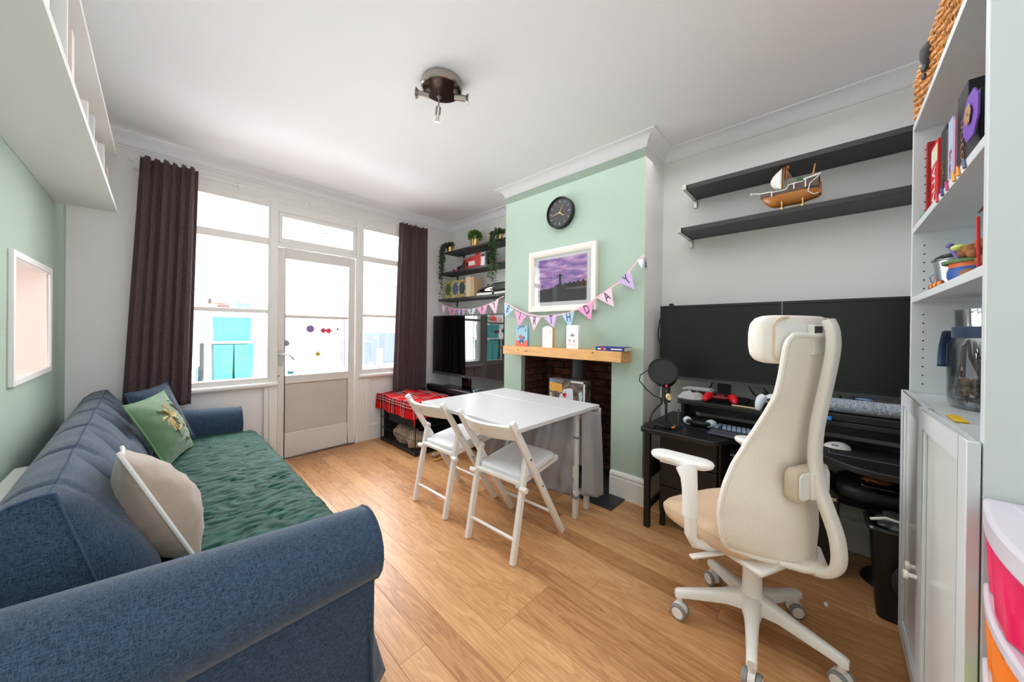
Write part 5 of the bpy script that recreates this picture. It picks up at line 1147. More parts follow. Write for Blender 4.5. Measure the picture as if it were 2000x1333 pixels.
b = B(); b.loft([[(2.36+q[0]*k, -.20+q[1]*k, z_) for q in rrect(.30, .36, .1, 6)] for k, z_ in ((.93, .405), (1, .42), (1, .445), (.95, .462), (.8, .468))]); obj('seat', b, mat('stool_black', (30, 30, 32), .55), so, angle=60)
obj('pedestal', B().cyl((2.38, -.22, 0), (2.38, -.22, .02), .11, .10, 28).cyl((2.38, -.22, .02), (2.38, -.22, .41), .022, seg=14), BLK, so)
tag(obj('cable_box', B().box(2.20, 2.30, -.36, -.10, .472, .50), BLKG, bevel=.012), 'glossy black gadget lying on the padded stool', 'gadget')
blob((2.26, -.16, .505), (.03, .05, .014), 21, mat('brass_tangle', (176, 120, 70), .35, metal=.6), 'brown tangled bits on top of the black gadget', 'tangle', name='wire_tangle')
bgp = thing('rucksack', 'dark blue and black bag wedged between waste bin and bookcase', 'bag', (2.02, -.3, 0))
for nm, c_, r_, m_, sd in (('bag_top', (2.01, -.255, .33), (.035, .04, .10), mat('denim_blue', (40, 64, 92), .9), 3), ('bag_middle', (2.005, -.225, .20), (.03, .045, .07), mat('bag_black', (26, 26, 30), .8), 5), ('bag_base', (2.0, -.26, .075), (.03, .05, .072), mat('bag_slate', (70, 80, 100), .9), 9)):
    b = B(); b.grid(lambda u, v: Vector((c_[0]+r_[0]*math.cos(u*2*PI)*math.cos((v-.5)*PI)*(1+.3*noise.noise(Vector((u*6, v*4, sd)))), c_[1]+r_[1]*math.sin(u*2*PI)*math.cos((v-.5)*PI), c_[2]+r_[2]*math.sin((v-.5)*PI))), 20, 10, closed_u=True); obj(nm, b, m_, bgp, angle=80)
tag(obj('floor_scrap', B().box(1.985, 2.01, .0, .012, .0005, .004), WHITE), 'tiny white scrap on the floor before the computer case', 'scrap')
# ================================================================ OFFICE CHAIR
OC = Matrix.Translation((1.605, .215, 0)) @ Matrix.Rotation(R(-25), 4, 'Z')
oc = thing('office_chair', 'white mesh-backed swivel office chair with headrest at the desk', 'office chair', M=OC)
def O(name, b, m, par=None, **k): return obj(name, b, m, par or oc, M=OC, **k)
O('hub', B().lathe([(0, .10), (.036, .10), (.042, .12), (.040, .16), (.033, .175), (.031, .26), (.027, .264), (0, .264)], seg=28), PLW, angle=30)
O('gas_lift', B().cyl((0, 0, .26), (0, 0, .37), .021, seg=20).cyl((0, 0, .035), (0, 0, .10), .024, seg=20), PLW)
for k in range(5):
    a = R(44+25+72*k); d = Vector((math.cos(a), math.sin(a), 0)); s_ = Vector((-d.y, d.x, 0)); rings = []
    for t, hw, zt, zb in ((.015, .034, .165, .10), (.05, .031, .160, .108), (.09, .023, .150, .108), (.15, .019, .135, .099), (.23, .016, .118, .088), (.262, .016, .110, .082), (.272, .013, .104, .082)):
        rings.append([d*t+s_*(-hw)+Vector((0, 0, zb)), d*t+s_*hw+Vector((0, 0, zb)), d*t+s_*hw*.92+Vector((0, 0, zt-.006)), d*t+s_*hw*.55+Vector((0, 0, zt)), d*t-s_*hw*.55+Vector((0, 0, zt)), d*t-s_*hw*.92+Vector((0, 0, zt-.006))])
    leg = O('leg', B().loft(rings).cyl(d*.255+Vector((0, 0, .06)), d*.255+Vector((0, 0, .10)), .011, seg=12), PLW, angle=55)
    ca = a+R([100, 60, 80, 75, 60][k]); w_ = Vector((math.cos(ca), math.sin(ca), 0)); c = d*.265+Vector((0, 0, .029))+Vector((-w_.y, w_.x, 0))*.012
    for s2 in (-1, 1):
        O('wheel', B().cyl(c+w_*s2*.011, c+w_*s2*.026, .029, seg=24), RUB, leg, bevel=.003)
        O('wheel_cap', B().cyl(c+w_*s2*.024, c+w_*s2*.0275, .021, seg=20), PLW, leg, bevel=.001)
    O('caster_body', B().cyl(c-w_*.010+Vector((0, 0, .006)), c+w_*.010+Vector((0, 0, .006)), .027, seg=20), PLW, leg)
# seat
b = B(); rings = []
for k, z_, dy in ((.55, .362, .0), (.86, .364, 0), (.97, .376, 0), (1.0, .400, 0), (.985, .428, 0), (.93, .443, 0), (.8, .450, 0), (.4, .452, 0)):
    ring = []
    for i in range(48):
        a = i/48*2*PI; sx, sy = math.cos(a), math.sin(a); e = .45; x_ = .214*math.copysign(abs(sx)**e, sx); y_ = .205*math.copysign(abs(sy)**(.5 if sy < 0 else .62), sy)
        z2 = z_
        if y_ > .12: z2 = z_-(y_-.12)*.30*(1 if z_ > .4 else .1)
        ring.append((x_*k, .100+y_*k, z2))
    rings.append(ring)
O('seat_cushion', B().loft(rings), SEATF, angle=70)
sm = []
for i in range(48):
    a = i/48*2*PI; sx, sy = math.cos(a), math.sin(a); x_ = .214*math.copysign(abs(sx)**.45, sx)*.99; y_ = .205*math.copysign(abs(sy)**(.5 if sy < 0 else .62), sy)*.99; sm.append((x_, .100+y_, .424-(max(0, y_-.12))*.30))
O('seat_seam', B().tube(sm, .0022, 5, closed=True), SEATF)
O('seat_pan', B().box(-.17, .17, -.14, .20, .350, .370).box(-.05, .05, -.10, .08, .31, .352), PLW, bevel=.008)
O('tilt_lever', B().beam((-.10, .0, .345), (-.275, .045, .335), .022, .010), PLW, bevel=.003)
# armrests
for (s_, px, py, yaw, zt) in ((-1, -.225, .137, 24, .672), (1, .275, .15, -8, .668)):
    ar = O('armrest', B().tube([(s_*.10, .02, .352), (s_*.20, .04, .362), (s_*.248, .052, .378), (s_*.262, .058, .41), (s_*.264, .06, .50)], [.018, .020, .023, .025, .025], 16, flat=.8), PLW, angle=60)
    O('arm_sleeve', B().tube([(s_*.264, .06, .48), (s_*.264, .062, .57), (s_*.258, .072, .615), (s_*.248, .092, .648)], [.030, .029, .032, .042], 20, flat=.8), PLW, ar, angle=60)
    Mp = Matrix.Translation((px, py, zt)) @ Matrix.Rotation(R(yaw), 4, 'Z')
    b = B(); rg = []
    for k, z_ in ((.86, -.026), (.96, -.020), (1, -.010), (.97, -.003), (.90, .0), (.5, .0015)): rg.append([Mp @ Vector((x_*k, y_*(.5+.5*k) if abs(k) > 2 else y_*k, z_)) for x_, y_ in rrect(.088, .235, .042, 7)])
    O('arm_pad', b.loft(rg), PLW, ar, angle=60)
    b = B(); b.box(-.03, .03, -.05, .075, -.036, -.024, Mp); O('pad_slider', b, PLW, ar, bevel=.004)
# back mesh
KY = [(.405, -.178), (.49, -.180), (.56, -.176), (.64, -.163), (.72, -.152), (.80, -.152), (.9, -.165), (1.03, -.188), (1.165, -.205)]
KW = [(.405, .196), (.43, .224), (.48, .238), (.53, .244), (.58, .246), (.64, .236), (.70, .212), (.76, .184), (.82, .164), (.90, .150), (1.0, .144), (1.09, .142), (1.135, .140), (1.155, .130), (1.165, .112)]
def interp(T, z):
    for (a, p), (c, q) in zip(T, T[1:]):
        if z <= c: f = (z-a)/(c-a); f = f*f*(3-2*f) if T is KW and False else f; return p+(q-p)*f
    return T[-1][1]
def backp(s_, z):
    w_ = interp(KW, z); wrap = .112*max(0, 1-(max(z, .54)-.54)/.42)+.022
    lum = .012*math.exp(-((z-.67)/.07)**2)*(1-s_*s_)
    sag = -.018*(1-abs(s_))*max(0, 1-(z-.41)/.2)
    return Vector((s_*w_+.014*min(1, max(0, (z-.7)/.2)), interp(KY, z)+wrap*abs(s_)**2.2+lum, z+sag))
b = B(); b.grid(lambda u, v: backp(2*u-1, .405+.76*v), 40, 60)
def meshmat():
    m = bpy.data.materials.new('chair_net'); m.use_nodes = True; N, L = nodes(m); b_ = N['Principled BSDF']; b_.inputs['Roughness'].default_value = .7
    tc = N.new('ShaderNodeTexCoord'); sc = []
    for ang in (0, 60, -60):
        mp_ = N.new('ShaderNodeMapping'); mp_.inputs['Rotation'].default_value = (0, R(ang), 0); mp_.inputs['Scale'].default_value = (1, 1, 1); L.new(tc.outputs['Object'], mp_.inputs[0])
        wv = N.new('ShaderNodeTexWave'); wv.inputs['Scale'].default_value = 62; wv.bands_direction = 'X'; L.new(mp_.outputs[0], wv.inputs[0]); sc.append(wv)
    ad = N.new('ShaderNodeMath'); ad.operation = 'MULTIPLY'; L.new(sc[1].outputs['Fac'], ad.inputs[0]); L.new(sc[2].outputs['Fac'], ad.inputs[1])
    r = N.new('ShaderNodeValToRGB'); r.color_ramp.elements[0].position = .2; r.color_ramp.elements[0].color = lin((248, 241, 231)); r.color_ramp.elements[1].position = .8; r.color_ramp.elements[1].color = lin((222, 208, 192)); L.new(ad.outputs[0], r.inputs[0]); L.new(r.outputs[0], b_.inputs['Base Color'])
    al = N.new('ShaderNodeMapRange'); al.inputs[1].default_value = .45; al.inputs[2].default_value = .9; al.inputs[3].default_value = 1; al.inputs[4].default_value = .86; L.new(ad.outputs[0], al.inputs[0]); L.new(al.outputs[0], b_.inputs['Alpha'])
    bu_ = N.new('ShaderNodeBump'); bu_.inputs['Strength'].default_value = .35; bu_.inputs['Distance'].default_value = .001; bu_.invert = True; L.new(ad.outputs[0], bu_.inputs['Height']); L.new(bu_.outputs[0], b_.inputs['Normal'])
    return m
bk_ = O('back_mesh', b, meshmat(), solid_t=.004, angle=80)
edge = [backp(-1, .405+.76*k/40) for k in range(41)]+[backp(-1+2*k/16, 1.165) for k in range(1, 17)]+[backp(1, 1.165-.76*k/40) for k in range(1, 41)]+[backp(1-2*k/20, .405) for k in range(1, 20)]
O('back_rim', B().tube(edge, .0095, 8, closed=True), FRCR, bk_)
# spine
sp_ = [(.0, -.14, .388), (.0, -.20, .384), (.0, -.245, .402), (.0, -.264, .445), (.0, -.258, .52), (.0, -.232, .60), (.0, -.208, .67), (.0, -.198, .74), (.0, -.199, .82), (.0, -.208, .90), (.0, -.228, 1.02), (.0, -.242, 1.12), (.0, -.240, 1.18), (.0, -.228, 1.215)]
def smooth(pts, n=4):
    P = [Vector(p) for p in pts]; out = []
    for i in range(len(P)-1):
        p0, p1, p2, p3 = P[max(0, i-1)], P[i], P[i+1], P[min(len(P)-1, i+2)]
        for k in range(n):
            t = k/n; out.append(.5*((2*p1)+(p2-p0)*t+(2*p0-5*p1+4*p2-p3)*t*t+(3*p1-p0-3*p2+p3)*t**3))
    return out+[P[-1]]
def ribbon(pts, w_, th, n=4):
    """rounded rectangular bar whose width is along local x"""
    P = smooth(pts, n); b = B(); rings = []
    for i, p in enumerate(P):
        t = (P[min(i+1, len(P)-1)]-P[max(i-1, 0)]).normalized(); nn = t.cross(Vector((1, 0, 0))).normalized()
        f = i/(len(P)-1); ww = w_ if not callable(w_) else w_(f); ring = []
        for k in range(14):
            a = k/14*2*PI; ring.append(p+Vector((1, 0, 0))*(ww/2*math.copysign(abs(math.cos(a))**.6, math.cos(a)))+nn*(th/2*math.copysign(abs(math.sin(a))**.6, math.sin(a))))
        rings.append(ring)
    return b.loft(rings)
O('spine', ribbon(sp_, lambda f: .060-.018*f, .030), FRCR, angle=60)
O('lower_yoke', ribbon([(0, -.22, .395), (0, -.18, .385), (0, -.12, .368), (0, -.06, .352), (0, .0, .342)], .075, .03), FRCR, angle=60)
O('yoke_wing', B().tube([(-.11, -.155, .400), (-.05, -.195, .392), (0, -.215, .39), (.05, -.195, .392), (.11, -.155, .400)], [.009, .013, .016, .013, .009], 10), FRCR, angle=60)
# lumbar pad behind the mesh
lp = O('lumbar_support', B().loft([[(x_*k, y_, .665+z_*k) for x_, z_ in rrect(.20, .115, .032, 6)] for k, y_ in ((.90, -.194), (1, -.188), (1, -.170), (.95, -.160))]), mat('lumbar_beige', (214, 198, 176), .6), angle=60)
O('lumbar_plate', B().loft([[(x_*k, y_, .665+z_*k) for x_, z_ in rrect(.165, .088, .02, 6)] for k, y_ in ((1, -.1955), (.98, -.200))]), PLW, lp, angle=60)
O('lumbar_arm', B().box(-.036, .036, -.212, -.198, .62, .71), FRCR, lp, bevel=.008)
# headrest
def hd(u, v):
    """closed shell: u around the section, v along x"""
    return None
def hr_ring(x_, k):
    cv = .06*(abs(x_)/.2)**2.2; out = []
    for i in range(28):
        a = i/28*2*PI; hz = .083*k; hy = .030*(.5+.5*k); z_ = hz*math.copysign(abs(math.sin(a))**.55, math.sin(a)); y_ = hy*math.copysign(abs(math.cos(a))**.55, math.cos(a)); out.append((x_*.86+.022, -.158+cv+y_, 1.150+z_))
    return out
xs = [(-.203, .55), (-.199, .76), (-.19, .9), (-.172, .98)]+[(-.15+.3*i/12, 1) for i in range(13)]+[(.172, .98), (.19, .9), (.199, .76), (.203, .55)]
hd_ = O('headrest', B().loft([hr_ring(x_, k) for x_, k in xs]), FRCR, angle=70)
xs2 = [(-.172, .6), (-.168, .74), (-.155, .8)]+[(-.14+.28*i/10, .82) for i in range(11)]+[(.155, .8), (.168, .74), (.172, .6)]
b = B(); b.loft([[(p[0], p[1]-.0045, p[2]) for p in hr_ring(x_, k)] for x_, k in xs2]); O('headrest_shell', b, mat('headrest_shell', (238, 235, 233), .35), hd_, angle=70)
b = B(); rr_ = []
for x_, z_ in rrect(.352, .150, .032, 8):
    rr_.append((x_*.86+.022, -.158+.06*(abs(x_)/.2)**2.2-.0295, 1.150+z_))
O('headrest_seam', B().tube(rr_, .004, 6, closed=True), mat('headrest_seam', (222, 200, 176), .6), hd_)
O('headrest_slide', B().box(-.030, .030, -.206, -.186, 1.10, 1.20), mat('slide_cream', (226, 222, 214), .4), hd_, bevel=.003)
O('slide_slot', B().box(-.028, .012, -.2075, -.206, 1.165, 1.195), DGREY, hd_)
# ================================================================ TALL BOOKCASE
bx0, bx1, byf, byb, bh = 1.103, 1.965, -.215, -.505, 1.955
bc = thing('bookcase', 'tall white bookcase with two lower doors at the right', 'bookcase', (1.53, -.36, 0))
BW = mat('bookcase_white', (210, 215, 218), .4)
def side(x0_, x1_, holes):
    o = obj('side_panel', B().box(x0_, x1_, byb, byf, 0, bh), BW, bc, bevel=.0015); return o
s1 = side(bx1-.016, bx1, 1); s2 = side(bx0, bx0+.022, 0)
b = B()
for z_ in [.99+.032*k for k in range(28)]:
    if abs(z_-1.30) < .03 or abs(z_-1.56) < .03: continue
    for y_ in (-.245, -.455): b.cyl((bx1-.0165, y_, z_), (bx1-.0155, y_, z_), .0026, seg=8)
obj('peg_holes', b, BLK, s1)
obj('back_panel', B().box(bx0+.01, bx1-.01, byb, byb+.006, .04, bh-.004), BW, bc)
obj('top_board', B().box(bx0+.022, bx1-.016, byb+.006, byf, bh-.024, bh-.001), BW, bc, bevel=.001)
for z_, yf in ((.955, byf), (1.312, byf-.002), (1.571, byf-.002), (.07, byf), (.36, byf-.02), (.66, byf-.02)):
    obj('shelf_board', B().box(bx0+.022, bx1-.016, byb+.006, yf, z_-.022, z_), BW, bc, bevel=.001)
obj('plinth', B().box(bx0+.022, bx1-.016, byf-.04, byf-.02, 0, .048), BW, bc)
FROST = mat('frosted_panel', (222, 224, 222), .25, noise_amt=.02, nscale=3)
def bdoor(x0_, x1_, hinge, ang, hx):
    """two-leaf door; hinge x, opens by ang degrees toward +y"""
    z0_, z1_ = .05, .962; y1_ = byf+.002; y2_ = byf+.020
    Mh = Matrix.Translation((hinge, y1_, 0)) @ Matrix.Rotation(R(ang), 4, 'Z') @ Matrix.Translation((-hinge, -y1_, 0))
    d_ = obj('door', B().box(x0_, x0_+.052, y1_, y2_, z0_, z1_).box(x1_-.052, x1_, y1_, y2_, z0_, z1_).box(x0_+.052, x1_-.052, y1_, y2_, z0_, z0_+.055).box(x0_+.052, x1_-.052, y1_, y2_, z1_-.055, z1_), BW, bc, M=Mh, bevel=.002)
    obj('door_panel', B().box(x0_+.05, x1_-.05, y1_+.004, y1_+.008, z0_+.05, z1_-.05), FROST, d_, M=Mh)
    b = B()
    for q in ((x0_+.052, x0_+.060, z0_+.055, z1_-.055), (x1_-.060, x1_-.052, z0_+.055, z1_-.055), (x0_+.052, x1_-.052, z0_+.055, z0_+.063), (x0_+.052, x1_-.052, z1_-.063, z1_-.055)): b.box(q[0], q[1], y1_+.008, y1_+.015, q[2], q[3])
    obj('door_bead', b, BW, d_, M=Mh, bevel=.002)
    obj('door_knob', B().cyl((hx, y2_, .475), (hx, y2_+.022, .475), .006, seg=12).cyl((hx, y2_+.018, .475), (hx, y2_+.028, .475), .012, seg=16), PLW, d_, M=Mh, bevel=.002)
bdoor(1.537, bx1, bx1, -.0, 1.563); bdoor(bx0, 1.531, bx0, 1.4, 1.505)
# wicker basket on top
bs = thing('wicker_basket', 'long golden wicker basket on top of the bookcase', 'basket', (1.60, -.34, bh))
WK = mat('wicker', (206, 146, 82), .5, noise_amt=.35, nscale=22, bump=.4, bscale=60); wx0, wx1, wy0, wy1, wz1 = 1.33, 1.945, -.49, -.222, bh+.150
def perim(t, o_=0):
    w_, d_ = wx1-wx0, wy1-wy0; L_ = 2*(w_+d_); t = (t % 1)*L_
    if t < w_: return Vector((wx0+t, wy1+o_, 0))
    t -= w_
    if t < d_: return Vector((wx1+o_, wy1-t, 0))
    t -= d_
    if t < w_: return Vector((wx1-t, wy0-o_, 0))
    t -= w_; return Vector((wx0-o_, wy0+t, 0))
NS = 56; b = B()
for k in range(NS): p = perim(k/NS); b.cyl((p.x, p.y, bh+.004), (p.x, p.y, wz1), .004, seg=6)
tag(obj('stakes', b, WK, bs), None, None, kind='stuff'); b = B(); nrow = 12
for r_ in range(nrow):
    z_ = bh+.010+r_*(wz1-bh-.014)/nrow; n = NS*4; pts = []
    for i in range(n):
        ph = math.cos(PI*(i/4)+PI*r_)*.0065; p = perim(i/n, ph); pts.append((p.x, p.y, z_+.004*math.sin(i*.7+r_*2)))
    b.tube(pts, .0052, 5, closed=True)
tag(obj('woven_strands', b, WK, bs), None, None, kind='stuff')
b = B()
for ph in (0, PI):
    n = NS*4; b.tube([tuple(perim(i/n, .006*math.cos(i*.8+ph)) + Vector((0, 0, wz1+.004*math.sin(i*.8+ph)))) for i in range(n)], .0065, 6, closed=True)
obj('braided_rim', b, WK, bs); obj('basket_floor', B().box(wx0+.005, wx1-.005, wy0+.005, wy1-.005, bh+.001, bh+.008), WK, bs)
b = B(); b.tube([(1.66, -.212, 2.09), (1.655, -.205, 2.065), (1.66, -.205, 2.04), (1.665, -.207, 2.015)], [.006, .013, .012, .004], 8, flat=.4).ell((1.675, -.205, 2.02), (.016, .008, .013)).ell((1.69, -.206, 2.0), (.012, .006, .010)); obj('bow', b, mat('ribbon_slate', (72, 80, 88), .5), bs)
# books on the bookcase (spines face +y)
def bbook(x1_, x0_, z, h, dep, m, label, y=-.240, tilt=0, title=None, band=None, tcol=None, group='books on the upper bookcase shelf'):
    t = thing('book', label, 'book', ((x0_+x1_)/2, y-dep/2, z), group); c = .002
    Mt = Matrix.Translation((x1_, 0, z)) @ Matrix.Rotation(R(tilt), 4, 'Y') @ Matrix.Translation((-x1_, 0, -z))
    b = B(); b.box(x0_, x0_+c, y-dep, y, z, z+h).box(x1_-c, x1_, y-dep, y, z, z+h).box(x0_+c, x1_-c, y-c, y, z, z+h); b.bm.transform(Mt); obj('cover', b, m, t, bevel=.0008)
    b = B(); b.box(x0_+c, x1_-c, y-dep+.004, y-c, z+.003, z+h-.003); b.bm.transform(Mt); obj('pages', b, BOOKP, t)
    if band: b = B(); b.box(x0_+.004, x1_-.004, y, y+.0006, z+h*band[0], z+h*band[1]); b.bm.transform(Mt); obj('spine_label', b, band[2], t)
    if title: text('title', title, (x1_-x0_)*.62, Mt @ frame(((x0_+x1_)/2, y+.0008, z+h*.40), (0, 0, -1), (1, 0, 0)) , tcol or WHITE, t, .0003)
    return t
zb = 1.571
bbook(1.902, 1.882, zb, .285, .20, mat('red_cloth', (166, 24, 30), .5), 'tall dark red book at the far end of the upper bookcase shelf', title='RECIPES', tcol=solid('worn_red_print', (214, 150, 146)))
bbook(1.795, 1.700, zb, .225, .20, solid('scarlet', (206, 30, 34)), 'thick scarlet cookery book with white lettering and a cream label', y=-.238, tilt=0, title='ITALIAN', band=(.70, .95, solid('cream_label', (214, 206, 176))))
bbook(1.668, 1.606, zb, .225, .20, solid('dark_green_book', (42, 52, 50)), 'dark green black book with gold lettering beside the scarlet one', title='Daily', tcol=GOLD)
bbook(1.600, 1.585, zb, .205, .19, solid('brown_book', (104, 66, 50)), 'thin brown book on the upper bookcase shelf')
bbook(1.580, 1.532, zb, .215, .20, solid('pale_blue_book', (170, 186, 214)), 'pale blue book on the upper bookcase shelf', title='garden', tcol=solid('rose_print', (190, 90, 120)))
bbook(1.527, 1.508, zb, .20, .19, solid('pink_book', (190, 150, 170)), 'slim pinkish book on the upper bookcase shelf')
bbook(1.503, 1.483, zb, .205, .19, solid('plum_book', (110, 50, 70)), 'plum coloured book on the upper bookcase shelf')
bbook(1.478, 1.385, zb, .235, .21, solid('black_binder', (30, 32, 36), .35), 'wide black box file with brown script', y=-.240, title='notes', tcol=solid('copper_print', (150, 96, 66)))
bbook(1.378, 1.28, zb, .16, .20, solid('charcoal_box', (40, 40, 48), .3), 'wide glossy charcoal box file with an embossed panel', y=-.238)
bbook(1.272, 1.16, zb, .18, .20, solid('grey_box', (88, 92, 104), .4), 'slate grey box file at the near end of the upper bookcase shelf', y=-.250)
t = thing('rosette', 'purple eight-sided card emblem with a gold flower leaning on the box files', 'badge', (1.275, -.225, 1.62), None)
b = B(); b.prism([(1.275+math.cos(R(22.5+45*k))*.062, 1.672+math.sin(R(22.5+45*k))*.056) for k in range(8)], 0, .003, Matrix(((1, 0, 0, 0), (0, 0, -1, -.224), (0, 1, 0, 0), (0, 0, 0, 1)))); obj('purple_card', b, solid('purple_card', (116, 76, 176)), t)
b = B()
for k in range(6): b.ell((1.275+math.cos(k*PI/3)*.014, -.2205, 1.675+math.sin(k*PI/3)*.013), (.009, .002, .011))
obj('gold_flower', b, solid('old_gold', (164, 130, 84)), t)
t = thing('brochure_stack', 'pale blue illustrated folder standing above the box files', 'folder', (1.43, -.28, 1.81)); obj('folder', B().box(1.24, 1.268, -.40, -.246, 1.753, 1.842), patt('folder_print', (190, 214, 232), (120, 150, 190), (226, 160, 90)), t)
obj('folder_tab', B().box(1.25, 1.262, -.38, -.255, 1.842, 1.855), solid('mint_tab', (150, 196, 206)), t)
tag(obj('green_clip', B().box(1.80, 1.85, -.232, -.222, 1.573, 1.590), mat('green_plastic', (20, 168, 90), .4), bevel=.003), 'small bright green plastic piece at the foot of the scarlet book', 'clip')
for k, (x_, c_, nm) in enumerate(((1.53, (206, 40, 80), 'crimson'), (1.47, (60, 70, 130), 'navy'), (1.42, (206, 60, 120), 'magenta'), (1.35, (232, 160, 50), 'orange'), (1.31, (236, 150, 50), 'amber'), (1.26, (90, 100, 130), 'slate'))):
    b = B(); b.tube([(x_+.012, -.226, 1.573), (x_+.006, -.214, 1.573), (x_-.002, -.2135, 1.558), (x_-.008, -.2135, 1.548)], .0028, 6); tag(obj('hair_ribbon', b, solid(nm+'_cord', c_)), '%s cord loop drooping over the edge of the upper bookcase shelf' % nm, 'cord', 'cords over the shelf edge')
b = B(); b.tube([(1.34, -.25, 1.462), (1.25, -.25, 1.467), (1.16, -.25, 1.470)], [.002, .006, .007], 8, flat=.5); b.cyl((1.16, -.25, 1.470), (1.15, -.25, 1.549), .003, seg=6)
tag(obj('hanging_bird', b, mat('walnut', (110, 62, 40), .4)), 'small brown wooden ornament hooked under the upper bookcase shelf', 'ornament')
# tin bucket, painted pot, etc on the middle shelf
zb = 1.312
tn = thing('metal_bucket', 'small galvanised bucket of dark bits on the middle bookcase shelf', 'bucket', (1.70, -.30, zb))
b = B(); b.lathe([(0, .002), (.042, .0), (.052, .095), (.056, .097), (.054, .10), (.048, .095), (.038, .006), (0, .006)], (1.745, -.29, zb), 28); obj('bucket_body', b, mat('galvanised', (170, 174, 180), .3, metal=.9), tn)
b = B(); b.tube([(1.792, -.275, zb+.09), (1.77, -.235, zb+.05), (1.71, -.230, zb+.03), (1.69, -.24, zb+.02)], .0018, 6); obj('bucket_handle', b, STEEL, tn)
blob((1.745, -.29, zb+.105), (.05, .05, .016), 6, DGREY, 'dark bits heaped in the small galvanised bucket', 'oddments', name='oddments')
pp = thing('painted_pot', 'orange, blue and green painted craft pot with mushroom tops', 'craft pot', (1.56, -.30, zb))
b = B(); b.lathe([(0, 0), (.048, 0), (.054, .03), (.052, .06), (0, .062)], (1.54, -.29, zb), 24); obj('pot_body', b, mat('orange_paint', (226, 106, 40), .5), pp)
b = B(); b.lathe([(.051, .010), (.056, .022), (.056, .036), (.053, .046)], (1.54, -.29, zb), 24); obj('blue_wave', b, mat('blue_paint', (40, 84, 160), .5, noise_amt=.2), pp)
b = B(); b.lathe([(.0, .060), (.064, .058), (.066, .066), (0, .074)], (1.54, -.29, zb), 24); obj('green_top', b, mat('moss_paint', (96, 134, 84), .8, bump=.6), pp)
b = B()
for (x_, y_, z_, r_) in ((1.53, -.265, .085, .016), (1.50, -.27, .090, .018), (1.51, -.29, .105, .016), (1.475, -.27, .075, .015), (1.48, -.285, .095, .016), (1.46, -.26, .02, .018), (1.44, -.28, .05, .018)): b.ell((x_, y_, zb+z_), (r_, r_, r_*.8))
obj('clay_lumps', b, mat('clay_brown', (150, 92, 52), .7, noise_amt=.3, nscale=40), pp); obj('lime_cap', B().ell((1.535, -.255, zb+.103), (.020, .016, .009)), mat('lime_paint', (206, 226, 120), .5), pp)
obj('purple_pencil', B().cyl((1.585, -.265, zb+.07), (1.60, -.25, zb+.118), .005, seg=8).ell((1.601, -.249, zb+.121), (.009, .009, .007)), mat('violet_foam', (120, 96, 170), .5), pp); obj('red_stick', B().cyl((1.36, -.255, zb+.0), (1.36, -.253, zb+.145), .003, seg=8), RED, pp)
for k, (x_, y_) in enumerate(((1.70, -.232), (1.675, -.236), (1.65, -.232), (1.62, -.236))): tag(obj('copper_bead', B().ell((x_, y_, zb+.012), (.012, .01, .012)), mat('copper', (206, 122, 66), .3, metal=.7)), ('copper bead farthest along the row, under the metal bucket', 'second copper bead from the metal bucket end', 'third copper bead from the metal bucket end', 'copper bead nearest the painted pot')[k], 'bead', 'copper beads on the middle shelf')
b = B(); b.tube(smooth([(1.70, -.235, zb+.003), (1.76, -.235, zb+.01), (1.80, -.245, zb+.035), (1.78, -.25, zb+.062), (1.72, -.245, zb+.072)], 5), .0011, 5); tag(obj('orange_wire', b, mat('orange_wire', (232, 140, 90), .5)), 'thin orange wire loop beside the galvanised bucket', 'wire')
tag(obj('blue_chip', B().box(1.71, 1.73, -.24, -.23, zb+.001, zb+.025), mat('pale_blue_foil', (150, 190, 214), .3)), 'small pale blue foil piece by the orange wire', 'foil')
# big glass jar with navy ribbon
zb = .955; jc = (1.66, -.362, zb)
jr = thing('glass_jar', 'large clear glass vase with a navy ribbon and brown potpourri', 'jar', jc)
b = B(); b.lathe([(0, .002), (.094, .002), (.103, .012), (.106, .03), (.106, .185), (.096, .208), (.092, .228), (.094, .292), (.091, .292), (.089, .228), (.093, .209), (.102, .185), (.102, .03), (.094, .012), (0, .010)], jc, 48); obj('glass_body', b, JARG, jr)
b = B(); b.lathe([(.094, .208), (.098, .210), (.098, .240), (.094, .242)], jc, 48); obj('ribbon_band', b, mat('navy_satin', (22, 54, 96), .35, sheen=.4), jr)
b = B(); b.grid(lambda u, v: Vector((1.745+.02*math.sin(v*3)+.028*v*0+.035*math.sin(min(1, v*2)*PI/2), -.290+.012*u+.01*v, zb+.228-.115*v**1.2+.012*math.sin(min(1, v*3)*PI))) + Vector((.0, .028*(u-.5), 0)), 4, 14); b.grid(lambda u, v: Vector((1.738+.012*v, -.292+.028*(u-.5), zb+.215-.13*v)), 4, 8); obj('ribbon_tail', b, MC['navy_satin'], jr, solid_t=.0012)
rr = random.Random(9); POT = [mat('potpourri_brown', (84, 54, 40), .6, noise_amt=.4, nscale=40), mat('potpourri_tan', (170, 134, 92), .6)]
for mi, n in ((0, 330), (1, 26)):
    b = B()
    for _ in range(n):
        a = rr.uniform(0, 2*PI); r_ = .08*math.sqrt(rr.random()); z_ = rr.uniform(.015, .085 if mi == 0 else .095); s_ = rr.uniform(.006, .012); b.ell((jc[0]+math.cos(a)*r_, jc[1]+math.sin(a)*r_, zb+z_), (s_, s_*rr.uniform(.5, 1), s_*rr.uniform(.5, 1)), 7, 4)
    tag(obj('potpourri', b, POT[mi], jr), None, None, kind='stuff')
